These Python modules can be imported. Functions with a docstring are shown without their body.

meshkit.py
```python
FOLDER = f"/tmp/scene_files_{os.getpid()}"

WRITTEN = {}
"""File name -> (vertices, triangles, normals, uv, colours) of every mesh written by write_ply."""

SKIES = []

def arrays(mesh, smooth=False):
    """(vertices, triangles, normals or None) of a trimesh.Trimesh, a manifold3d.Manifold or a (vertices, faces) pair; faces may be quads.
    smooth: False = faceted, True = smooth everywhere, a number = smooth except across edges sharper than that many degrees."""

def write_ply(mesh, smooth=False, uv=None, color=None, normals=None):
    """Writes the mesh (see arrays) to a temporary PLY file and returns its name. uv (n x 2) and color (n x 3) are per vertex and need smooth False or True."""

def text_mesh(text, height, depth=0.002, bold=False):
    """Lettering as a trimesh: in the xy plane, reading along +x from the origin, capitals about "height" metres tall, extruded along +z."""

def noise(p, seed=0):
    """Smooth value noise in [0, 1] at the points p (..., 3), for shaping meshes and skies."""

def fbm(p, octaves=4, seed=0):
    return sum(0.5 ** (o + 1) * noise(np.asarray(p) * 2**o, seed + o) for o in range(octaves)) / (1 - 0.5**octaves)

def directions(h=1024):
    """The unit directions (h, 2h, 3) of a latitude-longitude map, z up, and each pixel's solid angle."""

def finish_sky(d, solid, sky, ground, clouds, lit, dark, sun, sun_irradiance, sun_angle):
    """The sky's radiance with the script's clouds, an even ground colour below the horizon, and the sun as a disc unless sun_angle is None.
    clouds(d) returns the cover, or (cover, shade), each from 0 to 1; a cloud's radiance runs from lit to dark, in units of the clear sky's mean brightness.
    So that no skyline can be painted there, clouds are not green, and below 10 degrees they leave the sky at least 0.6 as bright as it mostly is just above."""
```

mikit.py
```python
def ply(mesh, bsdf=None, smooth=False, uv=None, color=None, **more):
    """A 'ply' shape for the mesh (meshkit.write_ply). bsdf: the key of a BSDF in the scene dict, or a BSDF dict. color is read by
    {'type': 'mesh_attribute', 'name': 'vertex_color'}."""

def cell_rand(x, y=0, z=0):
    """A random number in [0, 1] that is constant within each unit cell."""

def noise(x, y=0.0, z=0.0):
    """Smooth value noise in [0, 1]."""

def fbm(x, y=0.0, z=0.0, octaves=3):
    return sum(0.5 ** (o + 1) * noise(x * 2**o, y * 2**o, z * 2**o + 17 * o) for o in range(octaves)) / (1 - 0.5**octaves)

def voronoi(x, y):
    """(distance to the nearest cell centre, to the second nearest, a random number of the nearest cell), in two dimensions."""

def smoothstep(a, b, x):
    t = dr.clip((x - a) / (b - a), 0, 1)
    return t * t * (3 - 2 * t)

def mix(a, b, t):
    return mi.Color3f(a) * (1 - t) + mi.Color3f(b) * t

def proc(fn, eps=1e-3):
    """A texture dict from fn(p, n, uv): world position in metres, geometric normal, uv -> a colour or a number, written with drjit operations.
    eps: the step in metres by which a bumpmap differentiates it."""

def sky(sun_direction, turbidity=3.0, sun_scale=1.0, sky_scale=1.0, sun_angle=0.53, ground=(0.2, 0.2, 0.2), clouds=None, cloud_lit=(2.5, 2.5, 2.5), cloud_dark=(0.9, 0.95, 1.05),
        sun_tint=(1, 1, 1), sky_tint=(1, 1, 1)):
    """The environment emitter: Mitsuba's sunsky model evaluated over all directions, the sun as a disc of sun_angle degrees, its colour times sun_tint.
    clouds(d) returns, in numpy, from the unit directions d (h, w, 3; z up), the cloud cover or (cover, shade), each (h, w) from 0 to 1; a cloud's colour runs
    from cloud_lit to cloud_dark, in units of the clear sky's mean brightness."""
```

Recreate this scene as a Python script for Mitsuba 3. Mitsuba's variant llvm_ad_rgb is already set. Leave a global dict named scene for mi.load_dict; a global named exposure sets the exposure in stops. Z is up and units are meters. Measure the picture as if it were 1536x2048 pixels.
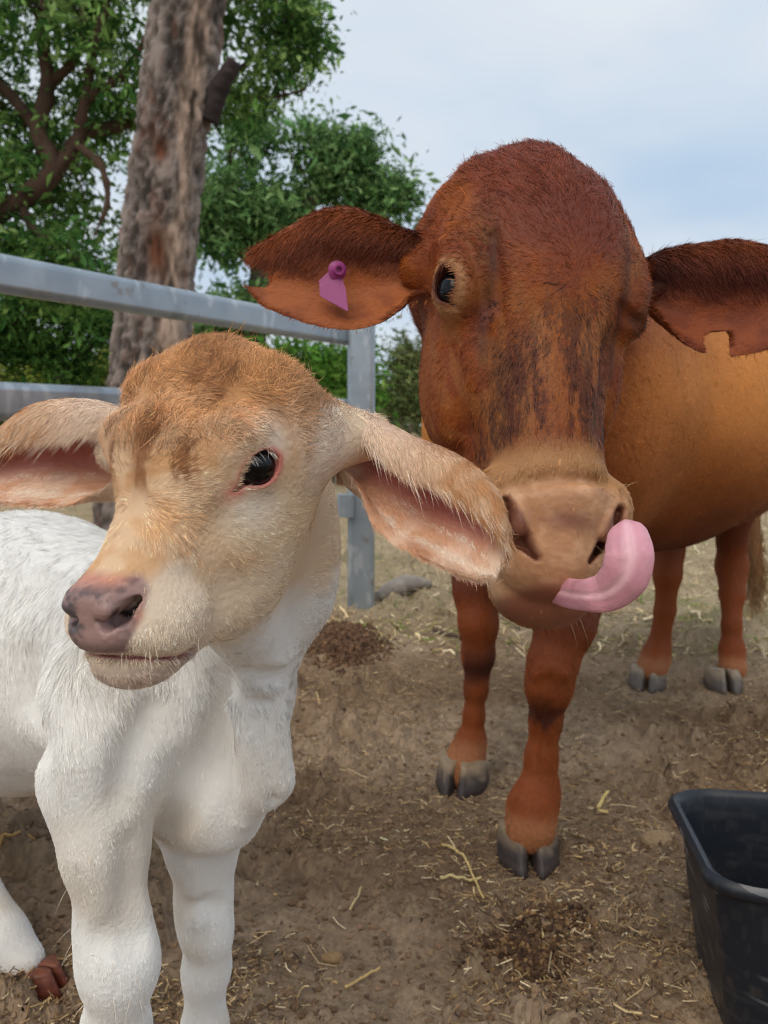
import math, random
import numpy as np, trimesh, mitsuba as mi
import mikit, meshkit
from meshkit import noise as vnoise, fbm as vfbm
import drjit as dr

FUR, GRID = 1.0, 1.0
rng = np.random.default_rng(7)
random.seed(7)
T = mi.ScalarTransform4f
scene, labels = {}, {}

# ------------------------------------------------------------------ camera, sky, exposure
CAM = np.array([0.0, 0.0, 0.80]); PITCH = math.radians(6.2); FOC = 1592.0
FWD = np.array([0, math.cos(PITCH), -math.sin(PITCH)]); UPV = np.array([0, math.sin(PITCH), math.cos(PITCH)]); RGT = np.array([1.0, 0, 0])
scene['camera'] = {'type': 'thinlens', 'fov': 2 * math.degrees(math.atan(768 / FOC)), 'fov_axis': 'x', 'near_clip': 0.05, 'far_clip': 3000.0,
                   'aperture_radius': 0.00125, 'focus_distance': 0.57,
                   'to_world': T().look_at(origin=CAM.tolist(), target=(CAM + FWD).tolist(), up=[0, 0, 1])}


def cloud_cover(d):
    q = d / np.maximum(d[..., 2:3] + 0.25, 0.12)
    a = vfbm(q * [1.4, 1.9, 0] + [3.0, 1.7, 0.4], 5, seed=12)
    shade = np.clip((a - 0.37) * 2.7, 0, 1)
    return np.ones(d.shape[:-1]), shade


scene['sky'] = mikit.sky([-0.30, -0.72, 0.92], turbidity=3, sun_scale=0.27, sun_angle=50, sun_tint=(0.93, 1.0, 1.09), clouds=cloud_cover,
                         cloud_lit=(1.72, 1.86, 2.02), cloud_dark=(1.12, 1.46, 1.86), ground=(0.16, 0.12, 0.09))
exposure = 2.32


def ray(px, py):
    return FWD + RGT * (px - 768) / FOC + UPV * (1024 - py) / FOC


def at(px, py, depth):
    return CAM + depth * ray(px, py)


def at_y(px, py, y):
    r = ray(px, py)
    return CAM + r * (y - CAM[1]) / r[1]


def on_ground(px, py):
    r = ray(px, py)
    return CAM - r * CAM[2] / r[2]


def unit(v):
    v = np.asarray(v, float)
    return v / (np.linalg.norm(v, axis=-1, keepdims=True) + 1e-12)


def frame(a, up=(0, 0, 1)):
    """two unit vectors across the direction a"""
    a = unit(a); b = np.cross(up, a)
    b = unit(b if np.linalg.norm(b) > 1e-6 else np.cross([1, 0, 0], a))
    return b, np.cross(a, b)


# ------------------------------------------------------------------ implicit surfaces
def vlen(v):
    return np.sqrt(np.einsum('...i,...i->...', v, v))


def masked(f, p, c, R):
    """f near c, and a plain distance farther away"""
    d = vlen(p - c) - R * 0.85; m = d < R * 0.15
    if m.any():
        d[m] = f(p[m])
    return d


def ell(p, c, r, R=None):
    q = p - np.asarray(c)
    if R is not None:
        q = q @ R
    r = np.asarray(r, float)
    k0 = vlen(q / r); k1 = vlen(q / (r * r))
    return k0 * (k0 - 1) / np.maximum(k1, 1e-9)


def cone(p, a, b, ra, rb):
    a = np.asarray(a, float); ab = np.asarray(b, float) - a
    pa = p - a; s = pa @ ab; L = ab @ ab; t = np.clip(s / L, 0, 1)
    return np.sqrt(np.maximum(np.einsum('...i,...i->...', pa, pa) + t * (t * L - 2 * s), 0)) - (ra + (rb - ra) * t)


def chain(p, pts, radii, k=0.0):
    d = None
    for i in range(len(pts) - 1):
        e = cone(p, pts[i], pts[i + 1], radii[i], radii[i + 1])
        d = e if d is None else smin(d, e, k)
    return d


def smin(a, b, k):
    if k <= 0:
        return np.minimum(a, b)
    h = np.maximum(k - np.abs(a - b), 0) / k
    return np.minimum(a, b) - h * h * k * 0.25


def smax(a, b, k):
    return -smin(-a, -b, k)


def ss(a, b, x):
    t = np.clip((x - a) / (b - a), 0, 1)
    return t * t * (3 - 2 * t)


def axis_steps(lo, hi, zones, coarse):
    """grid lines from lo to hi: fine inside the zones (a, b, step), coarse outside, growing smoothly"""
    xs = [lo]
    while xs[-1] < hi:
        x = xs[-1]; s = coarse
        for a, b, st in zones:
            gap = max(a - x, x - b, 0)
            s = min(s, st + gap * 0.15)
        xs.append(x + s)
    return np.array(xs)


def surface(f, xs, ys, zs, stride=4, slack=1.6):
    """surface nets on a grid of unequal steps; f is asked only near its zero set; then the vertices are drawn on to it"""
    def pad(v):
        n = -(-(len(v) - 1) // stride) * stride + 1
        return np.concatenate([v, v[-1] + (v[-1] - v[-2]) * np.arange(1, n - len(v) + 1)])
    xs, ys, zs = pad(xs), pad(ys), pad(zs)
    cx, cy, cz = xs[::stride], ys[::stride], zs[::stride]
    g = np.stack(np.meshgrid(cx, cy, cz, indexing='ij'), -1)
    c = f(g.reshape(-1, 3)).reshape(g.shape[:3])
    diag = np.sqrt(np.diff(cx)[:, None, None] ** 2 + np.diff(cy)[None, :, None] ** 2 + np.diff(cz)[None, None, :] ** 2)
    corner = [c[i:len(cx) - 1 + i, j:len(cy) - 1 + j, k:len(cz) - 1 + k] for i in (0, 1) for j in (0, 1) for k in (0, 1)]
    near = np.min(np.abs(corner), axis=0) < diag * slack * 0.5 + 0
    near |= (np.min(corner, axis=0) < 0) & (np.max(corner, axis=0) > 0)
    val = np.repeat(np.repeat(np.repeat(c, stride, 0), stride, 1), stride, 2)[:len(xs), :len(ys), :len(zs)].astype(np.float32)
    bi, bj, bk = np.nonzero(near)
    o = np.arange(stride + 1)
    oi, oj, ok = (a.ravel() for a in np.meshgrid(o, o, o, indexing='ij'))
    for s in range(0, len(bi), 4000):
        I = bi[s:s + 4000, None] * stride + oi; J = bj[s:s + 4000, None] * stride + oj; K = bk[s:s + 4000, None] * stride + ok
        val[I, J, K] = f(np.stack([xs[I], ys[J], zs[K]], -1).reshape(-1, 3)).reshape(I.shape)
    inside = val < 0
    n = np.array(inside.shape) - 1
    cnt = sum(inside[i:n[0] + i, j:n[1] + j, k:n[2] + k].astype(np.int8) for i in (0, 1) for j in (0, 1) for k in (0, 1))
    act = (cnt > 0) & (cnt < 8)
    ai, aj, ak = np.nonzero(act)
    idx = -np.ones(act.shape, np.int64); idx[ai, aj, ak] = np.arange(len(ai))
    acc = np.zeros((len(ai), 3)); num = np.zeros(len(ai))
    cs = [(i, j, k) for i in (0, 1) for j in (0, 1) for k in (0, 1)]
    for a in cs:
        for b in cs:
            if sum(b) - sum(a) == 1 and all(y >= x for x, y in zip(a, b)):
                va = val[ai + a[0], aj + a[1], ak + a[2]]; vb = val[ai + b[0], aj + b[1], ak + b[2]]
                m = (va < 0) != (vb < 0)
                t = np.where(m, va / np.where(m, va - vb, 1), 0)
                pa = np.stack([xs[ai + a[0]], ys[aj + a[1]], zs[ak + a[2]]], -1); pb = np.stack([xs[ai + b[0]], ys[aj + b[1]], zs[ak + b[2]]], -1)
                acc += m[:, None] * (pa + t[:, None] * (pb - pa)); num += m
    v = acc / num[:, None]
    faces = []
    for ax in range(3):
        s0 = [slice(1, n[0]), slice(1, n[1]), slice(1, n[2])]
        lo = list(s0); hi = list(s0)
        lo[ax] = slice(0, n[ax]); hi[ax] = slice(1, n[ax] + 1)
        A, B = inside[tuple(lo)], inside[tuple(hi)]
        w = np.argwhere(A != B)
        base = w + 1; base[:, ax] -= 1
        flip = A[tuple(w.T)]
        u, t = (ax + 1) % 3, (ax + 2) % 3
        def cell(du, dt):
            q = base.copy(); q[:, u] -= du; q[:, t] -= dt
            return idx[tuple(q.T)]
        q = np.stack([cell(1, 1), cell(0, 1), cell(0, 0), cell(1, 0)], -1)
        q[~flip] = q[~flip][:, ::-1]
        faces.append(q)
    q = np.vstack(faces)
    q = q[(q >= 0).all(1)]
    return v, np.vstack([q[:, [0, 1, 2]], q[:, [0, 2, 3]]])


def gradient(f, v, e=2e-4):
    f0 = f(v)
    return f0, np.stack([f(v + d) - f0 for d in np.eye(3) * e], -1) / e


def settle(f, v, steps=3, e=2e-4):
    for _ in range(steps):
        f0, g = gradient(f, v, e)
        v = v - np.clip(f0 / np.maximum((g * g).sum(-1), 0.05), -0.004, 0.004)[:, None] * g
    return v, unit(gradient(f, v, e)[1])


def hit(f, px, py, d0, d1):
    """where the line of sight through a picture point first meets the surface f"""
    r = ray(px, py); ds = np.linspace(d0, d1, 400)
    v = f(CAM + ds[:, None] * r)
    k = np.argmax(v < 0) if (v < 0).any() else int(np.argmin(v))
    return CAM + ds[k] * r


def details(f, rows, d0, d1):
    """creases (negative radius) and ridges laid along the surface f: (points, radius, blend)"""
    out = []
    for pts, r, k in rows:
        P = spline(np.array([hit(f, a, b, d0, d1) for a, b in pts]), 3 * len(pts))
        c = P.mean(0); out.append((P, r, k, c, np.linalg.norm(P - c, axis=1).max() + 4 * abs(r) + 2 * k))
    return out


def carve(p, d, rows):
    d = d.copy()
    for P, r, k, c, R in rows:
        m = np.nonzero((vlen(p - c) < R) & (np.abs(d) < 3 * abs(r) + 2 * k))[0]
        if len(m):
            w = np.sqrt(np.clip(np.sin(np.linspace(0.12, np.pi - 0.12, len(P))), 0, 1))
            e = chain(p[m], P, abs(r) * w)
            d[m] = smin(d[m], e, k) if r > 0 else smax(d[m], -e, k)
    return d


def spline(points, n):
    """Catmull-Rom through the rows of points"""
    p = np.asarray(points, float)
    q = np.vstack([2 * p[0] - p[1], p, 2 * p[-1] - p[-2]])
    s = np.linspace(0, len(p) - 1 - 1e-9, n); i = np.floor(s).astype(int); t = (s - i)[:, None]
    a, b, c, d = q[i], q[i + 1], q[i + 2], q[i + 3]
    return 0.5 * (2 * b + (c - a) * t + (2 * a - 5 * b + 4 * c - d) * t * t + (3 * b - 3 * c + d - a) * t ** 3)


def mesh_entry(v, f, bsdf, normals=None, color=None, uv=None):
    path = meshkit.write_ply((v, f), False, uv, color, normals)
    return {'type': 'ply', 'filename': path, 'face_normals': normals is None, 'bsdf': {'type': 'ref', 'id': bsdf}}


# ------------------------------------------------------------------ materials
VC = {'type': 'mesh_attribute', 'name': 'vertex_color'}


def two(b):
    return {'type': 'twosided', 'bsdf': b}


def srgb(*c):
    c = np.asarray(c, float) / 255.0
    return np.where(c < 0.04045, c / 12.92, ((c + 0.055) / 1.055) ** 2.4)


fine_bump = mikit.proc(lambda p, n, uv: mikit.fbm(p.x * 700, p.y * 700, p.z * 700, 2) * 0.0006, eps=2e-4)
scene['skin'] = two({'type': 'bumpmap', 'nested_texture': mikit.proc(lambda p, n, uv: mikit.fbm(p.x * 420, p.y * 420, p.z * 300, 2) * (0.0009 - 0.0003 * uv.y), eps=3e-4), 'scale': 1.0,
                     'bsdf': {'type': 'principled', 'base_color': VC, 'roughness': mikit.proc(lambda p, n, uv: mi.Float(uv.x)), 'specular': 0.25}})
scene['fur'] = two({'type': 'principled', 'base_color': VC, 'roughness': 0.5, 'specular': 0.11})
scene['wet_fur'] = two({'type': 'principled', 'base_color': VC, 'roughness': 0.45, 'specular': 0.14})
scene['eye_gloss'] = two({'type': 'principled', 'base_color': VC, 'roughness': 0.05, 'specular': 0.24})
scene['tongue_wet'] = two({'type': 'bumpmap', 'nested_texture': mikit.proc(lambda p, n, uv: mikit.fbm(p.x * 800, p.y * 800, p.z * 800, 2) * 0.0009, eps=3e-4), 'scale': 1.0,
                           'bsdf': {'type': 'principled', 'base_color': VC, 'roughness': 0.20, 'specular': 0.6}})
scene['hoof_horn'] = two({'type': 'principled', 'base_color': VC, 'roughness': 0.48, 'specular': 0.45})
scene['leaf'] = {'type': 'principledthin', 'base_color': VC, 'roughness': 0.5, 'spec_trans': 0.0, 'diff_trans': 0.7}
scene['bark'] = two({'type': 'principled', 'base_color': VC, 'roughness': 0.9, 'specular': 0.2})
scene['litter'] = two({'type': 'principled', 'base_color': VC, 'roughness': 0.75, 'specular': 0.25})
def steel_colour(p, n, uv):
    a = mikit.fbm(p.x * 14, p.y * 14, p.z * 5, 3); b = mikit.noise(p.x * 3, p.y * 3, p.z * 30)
    c = mikit.smoothstep(0.62, 0.75, mikit.fbm(p.x * 30 + 7, p.y * 30, p.z * 9, 3))
    s = mikit.mix(mikit.mix([0.25, 0.30, 0.35], [0.44, 0.49, 0.53], a * 0.7 + b * 0.3), [0.62, 0.65, 0.67], c * 0.5)
    g = mikit.smoothstep(0.60, 0.72, mikit.fbm(p.x * 7 + 3, p.y * 7, p.z * 2.2, 4)); r = mikit.smoothstep(0.70, 0.78, mikit.fbm(p.x * 22 + 1, p.y * 22, p.z * 16, 3))
    s = mikit.mix(s, [0.16, 0.17, 0.17], g * 0.55)
    return mikit.mix(s, [0.22, 0.13, 0.08], r * 0.5)
scene['galvanised'] = two({'type': 'principled', 'base_color': mikit.proc(steel_colour), 'roughness': 0.36, 'metallic': 0.6, 'specular': 0.5})
def tub_colour(p, n, uv):
    a = mikit.smoothstep(0.5, 0.8, mikit.fbm(p.x * 20, p.y * 20, p.z * 60, 4)); b = mikit.smoothstep(0.66, 0.74, mikit.noise(p.x * 160, p.y * 160, p.z * 50))
    c = mikit.mix(mikit.mix([0.010, 0.013, 0.020], [0.026, 0.028, 0.032], a), [0.06, 0.058, 0.052], b * 0.15)
    mud = mikit.smoothstep(0.52, 0.66, mikit.fbm(p.x * 26, p.y * 26, p.z * 30, 4)) * mikit.smoothstep(0.16, 0.0, p.z)
    scr = mikit.smoothstep(0.735, 0.76, mikit.noise(p.x * 30 + p.z * 90, p.y * 30 - p.z * 60, p.z * 12)) * mikit.smoothstep(0.5, 0.7, mikit.fbm(p.x * 9, p.y * 9, p.z * 9, 2))
    c = mikit.mix(c, [0.17, 0.125, 0.085], mud * 0.5 * mikit.smoothstep(0.6, 0.3, n.z))
    return mikit.mix(c, [0.30, 0.30, 0.30], scr * 0.35)
scene['tub_plastic'] = two({'type': 'principled', 'base_color': mikit.proc(tub_colour), 'roughness': 0.42, 'specular': 0.5})
scene['tag_plastic'] = two({'type': 'principled', 'base_color': {'type': 'rgb', 'value': [0.27, 0.032, 0.155]}, 'roughness': 0.45, 'specular': 0.45})
scene['tag_metal'] = two({'type': 'principled', 'base_color': {'type': 'rgb', 'value': [0.35, 0.12, 0.2]}, 'roughness': 0.35, 'metallic': 0.3})


def ground_colour(p, n, uv):
    x, y = p.x, p.y
    a = mikit.fbm(x * 2.1, y * 2.1, 1.0, 4); b = mikit.fbm(x * 34, y * 34, p.z * 20, 3); c = mikit.fbm(x * 160, y * 160, 3.0, 2)
    col = mikit.mix([0.205, 0.137, 0.088], [0.360, 0.262, 0.180], mikit.smoothstep(0.3, 0.7, a))
    col = col * (0.62 + 0.75 * b) * (0.72 + 0.56 * c)
    straw = mikit.smoothstep(0.60, 0.72, mikit.fbm(x * 60, y * 60, 9.0, 3))
    col = mikit.mix(col, [0.34, 0.25, 0.15], straw * 0.35)
    d = dr.sqrt(x * x + y * y) + (mikit.fbm(x * 1.3, y * 1.3, 5.0, 3) - 0.5) * 1.6
    dry = mikit.mix([0.30, 0.23, 0.15], [0.48, 0.39, 0.26], mikit.fbm(x * 9, y * 9, 2.0, 4))
    dry = mikit.mix(dry, [0.17, 0.19, 0.07], mikit.smoothstep(0.55, 0.75, mikit.fbm(x * 2.2, y * 2.2, 8.0, 3)) * 0.6)
    return mikit.mix(col, dry * (0.7 + 0.6 * c), mikit.smoothstep(2.5, 3.7, d))
scene['earth'] = two({'type': 'bumpmap', 'nested_texture': mikit.proc(lambda p, n, uv: mikit.fbm(p.x * 190, p.y * 190, 0, 3) * 0.009, eps=8e-4), 'scale': 1.0,
                      'bsdf': {'type': 'diffuse', 'reflectance': mikit.proc(ground_colour)}})

# ------------------------------------------------------------------ builders
def thing(key, label, category, group=None):
    labels[key] = {'label': label, 'category': category}
    if group:
        labels[key]['group'] = group
    return key


def nice(key):
    if key not in scene:
        return key
    i = 1
    while f'{key}_{i:03d}' in scene:
        i += 1
    return f'{key}_{i:03d}'


def tube(points, radii, sides=12, twist=0.0, cap=True):
    """a bent tube with its own radius at every point"""
    p = np.asarray(points, float); n = len(p); radii = np.broadcast_to(radii, (n,))
    t = unit(np.gradient(p, axis=0))
    a = np.zeros_like(p); a0 = np.cross(t[0], [0.3, 0.9, 0.2]); a[0] = unit(a0)
    for i in range(1, n):
        a[i] = unit(a[i - 1] - t[i] * np.dot(a[i - 1], t[i]))
    b = np.cross(t, a)
    ang = np.arange(sides) * 2 * np.pi / sides
    v = p[:, None] + radii[:, None, None] * (np.cos(ang)[None, :, None] * a[:, None] + np.sin(ang)[None, :, None] * b[:, None])
    i, j = np.meshgrid(np.arange(n - 1), np.arange(sides), indexing='ij')
    q = np.stack([i * sides + j, i * sides + (j + 1) % sides, (i + 1) * sides + (j + 1) % sides, (i + 1) * sides + j], -1).reshape(-1, 4)
    f = np.vstack([q[:, [0, 1, 2]], q[:, [0, 2, 3]]])
    v = v.reshape(-1, 3)
    if cap:
        for k, ring in ((0, 0), (n - 1, (n - 1) * sides)):
            c = len(v); v = np.vstack([v, p[k]])
            r = ring + np.arange(sides); r2 = ring + (np.arange(sides) + 1) % sides
            f = np.vstack([f, np.stack([np.full(sides, c), r2, r] if k == 0 else [np.full(sides, c), r, r2], -1)])
    return v, f


def smooth_normals(v, f):
    n = np.zeros_like(v); fn = np.cross(v[f[:, 1]] - v[f[:, 0]], v[f[:, 2]] - v[f[:, 0]])
    for k in range(3):
        np.add.at(n, f[:, k], fn)
    return unit(n)


def join(parts):
    vs, fs, at_ = [], [], 0
    for v, f in parts:
        vs.append(v); fs.append(np.asarray(f) + at_); at_ += len(v)
    return np.vstack(vs), np.vstack(fs)


# ------------------------------------------------------------------ the ground
def ground_height(x, y):
    p = np.stack([x, y, np.zeros_like(x)], -1)
    d = np.hypot(x, y)
    h = (vfbm(p * 1.6, 3, seed=4) - 0.5) * 0.05 * ss(0.3, 2.5, d)
    clod = np.maximum(vfbm(p * 22, 3, seed=9) - 0.48, 0) * 0.16 + np.maximum(vfbm(p * 47, 2, seed=19) - 0.52, 0) * 0.05 + (vfbm(p * 60, 2, seed=5) - 0.5) * 0.010
    rough = ss(0.40, 0.58, vfbm(p * 1.9 + 3.3, 3, seed=12))
    h = h + clod * (0.25 + 0.75 * rough) * ss(40, 6, d)
    h = h + 0.055 * np.exp(-(((x + 0.155) / 0.17) ** 2 + ((y - 2.83) / 0.22) ** 2)) * (0.6 + 0.8 * vfbm(p * 14, 3, seed=2))
    for hx, hy in ((0.26, 1.33), (0.165, 1.65), (0.81, 2.32), (1.05, 2.30)):
        h = h * (1 - np.exp(-(((x - hx) / 0.10) ** 2 + ((y - hy) / 0.10) ** 2)))
    return h


xs = np.concatenate([-np.geomspace(500, 1.45, 40), axis_steps(-1.4, 1.8, [(-0.9, 1.3, 0.009)], 0.02), np.geomspace(1.9, 500, 40)])
ys = np.concatenate([-np.geomspace(300, 0.3, 25), [0.0, 0.3, 0.5, 0.6], axis_steps(0.66, 4.6, [(0.66, 3.0, 0.0095)], 0.022), np.geomspace(4.7, 900, 60)])
gx, gy = np.meshgrid(xs, ys, indexing='ij')
gz = ground_height(gx, gy)
i, j = np.meshgrid(np.arange(len(xs) - 1), np.arange(len(ys) - 1), indexing='ij')
k = i * len(ys) + j
q = np.stack([k, k + len(ys), k + len(ys) + 1, k + 1], -1).reshape(-1, 4)
gv = np.stack([gx, gy, gz], -1).reshape(-1, 3); gf = np.vstack([q[:, [0, 1, 2]], q[:, [0, 2, 3]]])
scene['ground'] = mesh_entry(gv, gf, 'earth', smooth_normals(gv, gf))
labels['ground'] = {'label': 'brown trampled earth with straw turning to dry grass behind', 'category': 'ground', 'kind': 'structure'}


def scatter(n, x0, x1, y0, y1, near=1.5):
    """points on the ground, denser towards the camera"""
    y = y0 * (y1 / y0) ** (rng.random(n) ** near); x = (rng.random(n) * (x1 - x0) + x0) * (0.35 + y * 0.65)
    return x, y


def bits(n, x, y, length, width, thick, up, col, spread):
    """flat six-sided slivers lying on the ground (straw, chips)"""
    a = rng.random(n) * 2 * np.pi; L = length * np.exp(rng.normal(0, 0.5, n)); W = width * np.exp(rng.normal(0, 0.3, n))
    tilt = rng.normal(0, up, n)
    d = np.stack([np.cos(a) * np.cos(tilt), np.sin(a) * np.cos(tilt), np.sin(tilt)], -1)
    s = np.stack([-np.sin(a), np.cos(a), rng.normal(0, 0.3, n)], -1); nrm = unit(np.cross(d, s))
    c = np.stack([x, y, ground_height(x, y) + 0.002 + np.abs(np.sin(tilt)) * L * 0.4 + rng.random(n) * 0.004], -1)
    bend = rng.normal(0, 0.12, n) * L
    rows = []
    for t in (-0.5, 0.0, 0.5):
        m = c + d * (L * t)[:, None] + s * (bend * (1 - 4 * t * t))[:, None]
        for e, h in ((-0.5, 0), (0, 1), (0.5, 0)):
            rows.append(m + s * (W * e)[:, None] + nrm * (thick * h))
    v = np.stack(rows, 1)
    quad = [(0, 1, 4, 3), (1, 2, 5, 4), (3, 4, 7, 6), (4, 5, 8, 7)]
    tri = np.array([t for q in quad for t in ((q[0], q[1], q[2]), (q[0], q[2], q[3]))])
    f = (tri[None] + (np.arange(n) * 9)[:, None, None]).reshape(-1, 3)
    cc = np.asarray(col)[rng.integers(0, len(col), n)] * np.exp(rng.normal(0, spread, (n, 1)))
    return v.reshape(-1, 3), f, np.repeat(np.clip(cc, 0, 1), 9, 0)


STRAW = [srgb(190, 164, 122), srgb(168, 140, 98), srgb(146, 116, 80), srgb(118, 92, 66), srgb(200, 180, 146), srgb(98, 74, 54), srgb(84, 64, 48), srgb(130, 104, 76)]
x, y = scatter(70000, -0.85, 1.1, 0.72, 3.4, 1.15)
m_ = vfbm(np.stack([x * 3.1, y * 3.1, 0 * x], -1), 3, seed=15) + rng.normal(0, 0.06, len(x)) > 0.44; x, y = x[m_], y[m_]
v, f, c = bits(len(x), x, y, 0.008 * np.exp(rng.normal(0, 0.5, len(x))), 0.0016, 0.0010, 0.25, STRAW, 0.30)
scene['straw_litter'] = mesh_entry(v, f, 'litter', None, c)
labels['straw_litter'] = {'label': 'short bits of straw strewn over the brown earth', 'category': 'straw', 'kind': 'stuff'}
x, y = scatter(12000, -0.9, 1.3, 2.7, 7.5, 1.0)
v, f, c = bits(len(x), x, y, 0.032, 0.005, 0.0015, 0.4, [srgb(205, 182, 140), srgb(180, 155, 112), srgb(150, 128, 92), srgb(120, 110, 60), srgb(214, 196, 160), srgb(110, 125, 50)], 0.22)
scene['dry_grass'] = mesh_entry(v, f, 'litter', None, c)
labels['dry_grass'] = {'label': 'dry pale grass and leaf litter on the ground behind the cow', 'category': 'grass', 'kind': 'stuff'}
# clods and chips
ico = trimesh.creation.icosahedron()
n = 15000
x, y = scatter(n, -0.85, 1.1, 0.72, 3.6, 1.1)
size = np.minimum(0.0024 * np.exp(rng.normal(0, 0.6, n)), 0.0062)
dirs = unit(np.asarray(ico.vertices))
vv = dirs[None] * (0.65 + 0.7 * rng.random((n, 12, 1))) * size[:, None, None] * np.array([1.2, 1.0, 0.65])
ang = rng.random(n) * 6.28; ca, sa = np.cos(ang)[:, None], np.sin(ang)[:, None]
vv = np.stack([vv[..., 0] * ca - vv[..., 1] * sa, vv[..., 0] * sa + vv[..., 1] * ca, vv[..., 2]], -1)
vv += np.stack([x, y, ground_height(x, y) + size * 0.3], -1)[:, None]
ff = (np.asarray(ico.faces)[None] + (np.arange(n) * 12)[:, None, None]).reshape(-1, 3)
cc = np.array([srgb(124, 98, 74), srgb(108, 84, 62), srgb(136, 110, 84), srgb(140, 112, 88), srgb(98, 76, 58)])[rng.integers(0, 5, n)]
scene['soil_clod'] = mesh_entry(vv.reshape(-1, 3), ff, 'litter', None, np.repeat(cc, 12, 0))
labels['soil_clod'] = {'label': 'small crumbs and clods of brown soil on the ground', 'category': 'soil', 'kind': 'stuff'}


def stalk(key, pts, r, col, label, cat='straw'):
    p = spline([on_ground(a, b) + [0, 0, h] for a, b, h in pts], 24)
    p[:, 2] = np.maximum(p[:, 2], 0) + ground_height(p[:, 0], p[:, 1]).max() * 0 + ground_height(p[:, 0], p[:, 1]) + r
    v, f = tube(p, np.linspace(r, r * 0.75, len(p)) * (1 + 0.15 * np.sin(np.arange(len(p)) * 1.9)), 7)
    c = np.broadcast_to(col, (len(v), 3)) * (0.85 + 0.3 * vnoise(v * 90)[:, None])
    key = nice(key); scene[key] = mesh_entry(v, f, 'litter', smooth_normals(v, f), c); thing(key, label, cat)


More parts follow.
